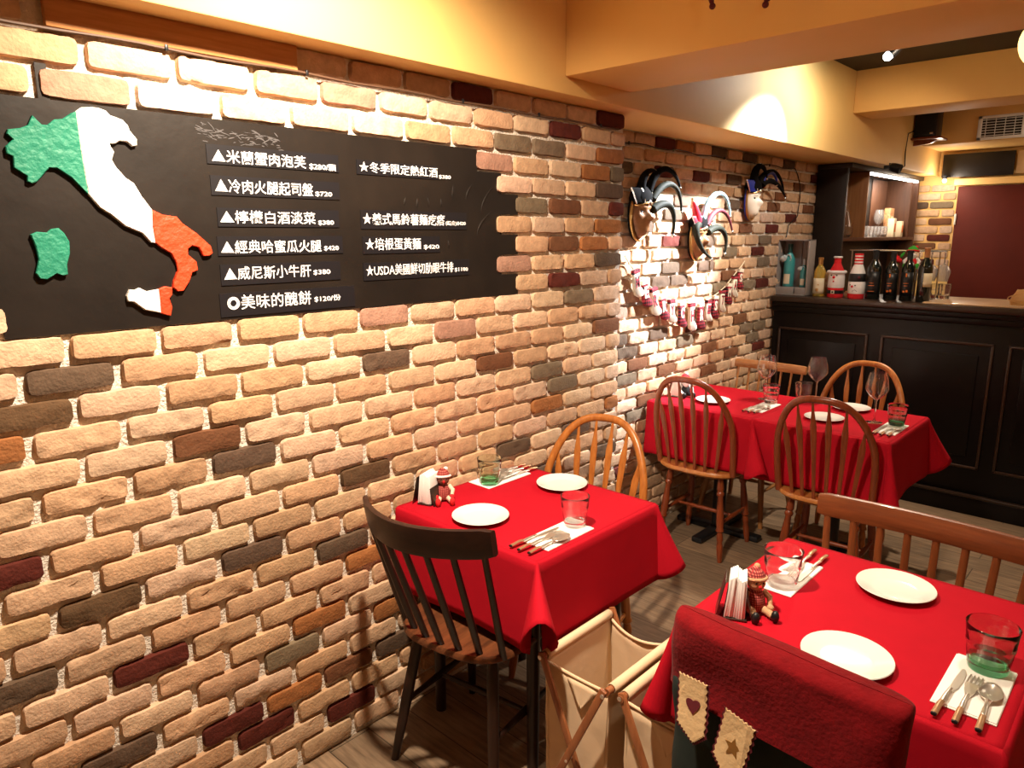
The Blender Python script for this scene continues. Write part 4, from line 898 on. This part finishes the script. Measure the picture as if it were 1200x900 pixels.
# contents
dc = thing('decanter', 'tall clear glass decanter in the near bay of the lit cabinet', 'decanter', (-.12, 5.60, 1.5755)); MB().lathe([(0, 0), (.035, 0), (.052, .02), (.058, .05), (.045, .10), (.024, .16), (.018, .21), (.026, .245), (.024, .245), (.016, .21), (.022, .16), (.043, .10), (.056, .05), (.05, .022), (0, .006)], n=28).build('vessel', 'glass', dc)
for i in range(7): tumbler(-.10+.0*i, 5.92+.085*i if i < 7 else 0, ['first', 'second', 'third', 'fourth', 'fifth', 'sixth', 'seventh'][i]+' small tumbler from the near end of the row in the lit cabinet', h=.085, rt=.036, rb=.03, z=1.5755, body='fglass', base='fglass')
for i in range(4): tumbler(-.185, 6.0+.1*i, ['first', 'second', 'third', 'last'][i]+' tumbler of the rear row in the lit cabinet', h=.085, rt=.036, rb=.03, z=1.5755, body='fglass', base='fglass')
wineglass(-.16, 6.5, 'wine glass standing behind the tumblers in the lit cabinet', .22, .04, z=1.5755, g='fglass', group='wine glass in the cabinet')
for (y, wdt, h, lb, m) in ((6.66, .10, .235, 'tall gold wrapped box on the lit cabinet shelf', 'goldbox'), (6.57, .06, .15, 'cream labelled packet in front of the gold box in the cabinet', 'label'), (6.78, .05, .13, 'small cream packet beside the gold box in the cabinet', 'label')):
    r = thing('gift_packet', lb, 'packet', (-.13 if h > .2 else -.075, y, 1.5755)); MB().box((0, 0, h/2), (.05, wdt, h), .004).build('packet', m, r); MB().box((.026, 0, h*.5), (.003, wdt*.55, h*.45), .001).build('packet_label', 'orange' if m == 'label' else 'label', r)
st = thing('steel_corkscrew', 'shiny metal lever corkscrew in the far bay of the cabinet', 'corkscrew', (-.10, 6.965, 1.5755)); MB().lathe([(0, 0), (.03, 0), (.03, .01), (.014, .03), (.018, .08), (.012, .15), (.016, .18), (0, .19)], n=20).build('stand', 'steel', st); MB().tube([(0, -.02, .17), (.0, .0, .215), (.01, .04, .22), (.01, .065, .205)], [.01, .012, .01, .006], 8).build('lever', 'steel', st)

# ================================================================== HIGH THINGS BY THE BAR
sp = thing('loudspeaker', 'black loudspeaker on the small red wall shelf', 'speaker', (.185, 6.3, 2.312)); MB().box((0, 0, .095), (.15, .16, .19), .006).build('cabinet_box', 'black', sp); MB().box((0, -.081, .10), (.13, .004, .16), .004).build('grille', 'blackm', sp); MB().box((.045, -.084, .022), (.022, .003, .012), .001).build('badge', 'silver', sp)
sh = thing('wall_shelf', 'small reddish wooden wall shelf under the loudspeaker', 'shelf', (.20, 6.29, 2.28)); MB().box((0, 0, .02), (.205, .2, .016), .004).build('board', 'wd_red', sh); MB().prism([(-.10, .012), (.06, .012), (.02, -.012), (-.05, -.02), (-.10, -.025)], lambda a, b, d: V((a, d, b)), -.02, .02).build('bracket', 'wd_red', sh)
tag(MB().tube([(.110, 6.22, 2.36), (.106, 6.10, 2.33), (.104, 6.08, 2.2), (.104, 6.1, 2.1), (.104, 6.05, 2.085), (.104, 5.85, 2.08)], .004, 6).build('speaker_cable', 'bcable'), 'black cable hanging from the loudspeaker down the yellow soffit', 'cable')
vt = thing('air_vent', 'white slatted air vent on the yellow header', 'air vent', (.80, 6.505, 2.37)); m_ = MB()
for (a0, a1, b0, b1) in ((-.33, .33, .065, .085), (-.33, .33, -.085, -.065), (-.33, -.305, -.085, .085), (.305, .33, -.085, .085), (-.055, -.04, -.07, .07)): m_.box(((a0+a1)/2, -.008, (b0+b1)/2), (a1-a0, .02, b1-b0), .002)
m_.build('frame', 'white', vt); MB().box((0, .001, 0), (.62, .006, .14)).build('duct', 'blackm', vt)
m_ = MB()
for i in range(7): m_.box((0, -.006, -.056+i*.0187), (.61, .010, .0045), .001)
for i in range(10): m_.box((-.28+i*.06, -.004, 0), (.004, .006, .13))
m_.build('slats', 'white', vt)
tag(MB().box((0, 0, 0), (.50, .03, .185), .003).build('black_sign', 'sheet', None, loc=(.396, 7.02, 2.152)), 'blank black board above the maroon door', 'sign board')
ps = thing('wall_poster', 'beige poster beside the black board above the door', 'poster', (.78, 7.03, 2.155)); MB().box((0, 0, 0), (.24, .01, .17), .001).build('sheet', 'beige', ps)
ss = thing('clip_spotlight', 'small black clip lamp on the corner of the cabinet top', 'lamp', (.085, 5.76, 2.078)); MB().box((0, 0, .0), (.04, .05, .04), .004).build('clamp', 'black', ss); MB().lathe([(0, 0), (.026, 0), (.032, .02), (.034, .07), (.030, .072), (0, .05)], (.02, .0, -.005), 18, RY(1.9)).build('lamp_head', 'black', ss)
bl = thing('bare_bulb', 'small glaring bulb at the far end of the cabinet', 'lamp', (.19, 6.93, 2.03)); MB().ball((0, 0, 0), .016, 14).build('bulb', 'strip_led', bl); MB().lathe([(0, 0), (.016, 0), (.018, .03), (0, .032)], (0, 0, .012), 14).tube([(0, 0, .035), (0, .06, .04), (0, .105, .04)], .006, 8).build('socket', 'black', bl)
pl = bpy.data.lights.new('bulb_light', 'POINT'); pl.energy = 5; pl.color = (1, .85, .68); pl.shadow_soft_size = .02; plo = bpy.data.objects.new('bulb_light', pl); COL.objects.link(plo); plo.location = (.19, 6.88, 2.0)
wl = thing('ceiling_spotlight', 'glaring white spotlight on the black ceiling between the beams', 'lamp', (.545, 4.02, 2.588)); MB().lathe([(0, -.012), (.03, -.012), (.03, .0), (0, 0)], (.02, .03, 0), 20).build('mount', 'black', wl); MB().tube([(.02, .03, -.01), (.02, .03, -.10)], .006, 8).build('arm', 'black', wl)
rt = V((-.6, -.54, -.74)).to_track_quat('Z', 'Y').to_matrix(); MB().lathe([(0, -.07), (.022, -.07), (.026, -.04), (.027, -.008), (.022, -.008), (.020, -.02), (0, -.02)], (0, 0, -.133), 20, rt).build('lamp_head', 'black', wl); MB().ball((0, 0, -.133), .021, 14).build('bulb', 'lamp', wl)
gl = thing('globe_pendant', 'glowing yellow globe lamp at the edge of the frame under the ceiling', 'lamp', (1.27, 3.5, 2.31)); MB().ball((0, 0, 0), .098, 28).build('globe', 'pend', gl); MB().tube([(0, 0, .095), (0, 0, .28)], .004, 8).build('cord', 'bcable', gl)

# ================================================================== MASKS AND GARLAND
def mask(loc, rz, label, face, horns, panels, sc=1, group='jester masks on the set-back wall', eyes='blackm', collar='velvet', bell='silver'):
    """face looks along +x (off the wall); local y sideways, z up"""
    r = thing('jester_mask', label, 'mask', loc, rz, group); r.scale = (sc, sc, sc)
    def f(u, v):
        a = -pi*.5+pi*u; t = -pi/2+pi*v; y = .075*sin(a)*cos(t)**.8*(1-.22*max(0, -sin(t))); z = .11*sin(t); x = .062*cos(a)*cos(t)**.7
        x += .030*math.exp(-(y/.013)**2)*math.exp(-((z+.012)/.024)**2)*(1 if z < .02 else .6) + .012*math.exp(-(y/.035)**2)*math.exp(-((z+.075)/.02)**2)
        x += .008*math.exp(-(y/.022)**2)*math.exp(-((z+.048)/.008)**2)
        for s_ in (-1, 1): x -= .014*math.exp(-((y-s_*.030)/.016)**2)*math.exp(-((z-.018)/.012)**2); x += .010*math.exp(-((y-s_*.030)/.022)**2)*math.exp(-((z-.040)/.007)**2)
        return (x, y, z)
    fc = MB().grid(f, 33, 33).build('face', face, r, ang=80); sm = fc.modifiers.new('t', 'SOLIDIFY'); sm.thickness = .003
    for s_ in (-1, 1): MB().ball((.040, s_*.030, .018), (.010, .014, .007), 14).build('eye_opening', eyes, fc)
    MB().ball((.060, 0, -.050), (.006, .016, .004), 12).build('mouth', 'burg', fc)
    # collar behind the face and rolled brow trim
    MB().tube([(.012, .082*sin(2*pi*i/40), .118*cos(2*pi*i/40)) for i in range(40)], .009, 8, closed=True, up=(1, 0, 0)).build('collar_trim', 'gold', r)
    MB().lathe([(0, 0), (.10, 0), (.102, .006), (.09, .014), (0, .014)], (0, 0, 0), 36, RY(pi/2), sx=1.25, sy=.92).build('collar', collar, r)
    # hat panels over the forehead
    for (y0, y1, m) in panels:
        def pf(u, v):
            yy = y0+(y1-y0)*u; k = v; z = .055+.075*k; x = .050*cos(yy*14)*(1-.35*k*k)+.014; return (x, yy*(1+.5*k), z)
        o = MB().grid(pf, 8, 10).build('hat_panel', m, r, ang=70); sm = o.modifiers.new('t', 'SOLIDIFY'); sm.thickness = .006; sm.offset = -1
        MB().tube([pf(0, i/8) for i in range(9)], .004, 6).build('hat_piping', 'silver', o)
    MB().tube([(.058*cos(1.9*t)+.008, .062*sin(1.9*t), .055+.006*cos(6*t)) for t in [-.75+1.5*i/20 for i in range(21)]], [.006]*21, 8).build('brow_band', 'gold', r)
    MB().ball((.066, 0, .062), (.010, .012, .014), 12).build('brow_jewel', 'silver', r)
    MB().ball((.018, 0, .085), (.050, .080, .062), 20).build('hat', 'velvet', r)
    # curved horns with bells
    for (p0, p1, p2, p3, wdt, m) in horns:
        p0, p1, p2, p3 = map(V, (p0, p1, p2, p3)); P = []
        for i in range(17):
            t = i/16; P.append(p0*(1-t)**3+p1*3*t*(1-t)**2+p2*3*t*t*(1-t)+p3*t**3)
        h = MB().tube(P, [wdt*.62*(1-.85*(i/16)**1.2)+.0025 for i in range(17)], 10, up=(1, 0, 0), flat=1.1).build('horn', m, r)
        MB().tube([q+V((.004, 0, wdt*.6*(1-.85*(i/16)**1.2)+.002)) for i, q in enumerate(P)], .0014, 6).build('horn_piping', bell, h)
        MB().ball(p3+V((0, .002, -.008)), .009, 12).build('bell', bell, h)
    return r
mask((XR+.015, 3.03, 1.69), R(2), 'bronze jester mask with black horns, nearest the wall corner', 'maskA',
     [((.04, .03, .12), (.06, .06, .26), (.08, .20, .26), (.08, .27, .15), .030, 'velvet'), ((.05, .05, .08), (.06, .14, .19), (.08, .28, .19), (.08, .30, .03), .030, 'olive'), ((.05, .06, .03), (.07, .16, .09), (.09, .24, .06), (.08, .22, -.09), .034, 'olive'), ((.03, -.02, .11), (.04, -.05, .20), (.05, .03, .24), (.06, .08, .20), .032, 'velvet')],
     [(-.075, -.03, 'velvet'), (-.028, .03, 'olive'), (.032, .07, 'velvet')], .98)
mask((XR+.015, 3.60, 1.575), R(2), 'copper jester mask with red and pale blue panels, middle one', 'maskB',
     [((.04, .0, .10), (.06, .02, .30), (.09, .22, .32), (.09, .26, .14), .026, 'teal'), ((.05, .04, .08), (.06, .10, .20), (.08, .25, .20), (.09, .30, .05), .026, 'burg'), ((.05, .06, .04), (.07, .16, .10), (.09, .27, .05), (.08, .24, -.08), .034, 'olive'), ((.04, -.05, .08), (.05, -.12, .08), (.06, -.09, -.06), (.08, .06, -.11), .034, 'olive'), ((.03, -.04, .10), (.03, -.06, .16), (.03, -.09, .19), (.03, -.09, .21), .040, 'redsat')],
     [(-.072, -.02, 'redsat'), (-.015, .025, 'teal'), (.03, .07, 'olive')], .93)
mask((XR+.015, 4.24, 1.795), R(2), 'ivory jester mask with black and blue horns, nearest the cabinet', 'maskW',
     [((.03, -.02, .10), (.04, -.08, .24), (.06, .06, .26), (.07, .08, .15), .040, 'velvet'), ((.04, .02, .11), (.06, .10, .24), (.08, .28, .22), (.08, .36, .08), .028, 'velvet'), ((.05, .05, .10), (.06, .12, .16), (.09, .24, .14), (.08, .40, .04), .034, 'velvet'), ((.05, .06, .13), (.06, .12, .22), (.08, .22, .19), (.08, .23, .12), .022, 'blue')],
     [(-.085, -.03, 'blue'), (-.025, .02, 'velvet'), (.025, .07, 'blue')], .92, collar='blue')
hang = mask((.76, 2.035, 2.43), R(-90), 'dark jester ornament on the nearest ceiling beam, only its horn tips showing', 'maskA',
     [((.04, -.03, -.08), (.06, -.09, -.10), (.06, -.075, -.16), (.055, -.068, -.195), .034, 'burg'), ((.04, .05, -.08), (.06, .17, -.10), (.06, .17, -.19), (.055, .088, -.222), .024, 'burg')],
     [(-.07, -.02, 'burg'), (-.015, .02, 'velvet'), (.025, .07, 'burg')], .9, group=None, bell='burg')
hang.scale = (1, 1, 1)

GP = [(2.967, 1.467), (3.055, 1.397), (3.135, 1.356), (3.228, 1.312), (3.314, 1.274), (3.413, 1.25), (3.526, 1.237), (3.633, 1.218), (3.729, 1.223), (3.814, 1.242), (3.889, 1.262), (3.978, 1.295), (4.047, 1.335), (4.117, 1.377), (4.183, 1.413)]
GL = [.14, .14, .15, .14, .125, .14, .155, .15, .12, .13, .125, .12, .125, .12]
ga = thing('stocking_garland', 'garland of small lettered stockings strung on the set-back brick wall', 'garland', (XR+.012, 3.58, 1.3))
MB().tube([(.004, y-3.58, z-1.3) for y, z in [(2.93, 1.50)]+GP+[(4.22, 1.44)]], .003, 6).build('string', 'string', ga)
for i, ch in enumerate('MERRYCHRISTMAS'):
    t = (i+.5)/14*14; a = min(13, int(t)); fr = t-a; y = GP[a][0]*(1-fr)+GP[a+1][0]*fr; z = GP[a][1]*(1-fr)+GP[a+1][1]*fr; L_ = GL[i]; pl_ = ch and i in (1, 3, 5, 7, 9, 11, 13)
    tilt = R((-22 if i < 4 else 10 if i > 7 else -4)); rot = M.Rotation(-tilt*.5, 2); w_ = .055
    so = [(-w_*.42, 0), (w_*.42, 0), (w_*.44, -L_*.45), (w_*.50, -L_*.62), (w_*.95, -L_*.80), (w_*1.02, -L_*.92), (w_*.80, -L_), (w_*.25, -L_*.99), (-w_*.30, -L_*.88), (-w_*.46, -L_*.7), (-w_*.42, -L_*.4)]
    def mp(a_, b_, d): q = rot @ V((a_, b_)); return V((.006+d, y-3.58+q.x, z-1.3+q.y-.004))
    s_ = MB().prism(so, mp, 0, .016, inset=.004).build('stocking', 'plaid' if pl_ else 'cream', ga, ang=70)
    tag(s_, 'dark red plaid stocking' if pl_ else 'cream felt stocking')
    MB().prism([(-w_*.5, .004), (w_*.5, .004), (w_*.5, -.016), (-w_*.5, -.016)], mp, -.001, .018, inset=.002).build('cuff', 'cream' if pl_ else 'plaid', s_)
    k = MB(); text(k, ch, w_*.62, L_*.42, lambda a_, b_, d: mp(a_-w_*.30, b_-L_*.62, .016+d), .03, .002); k.build('letter', 'cream' if pl_ else 'plaid', s_)
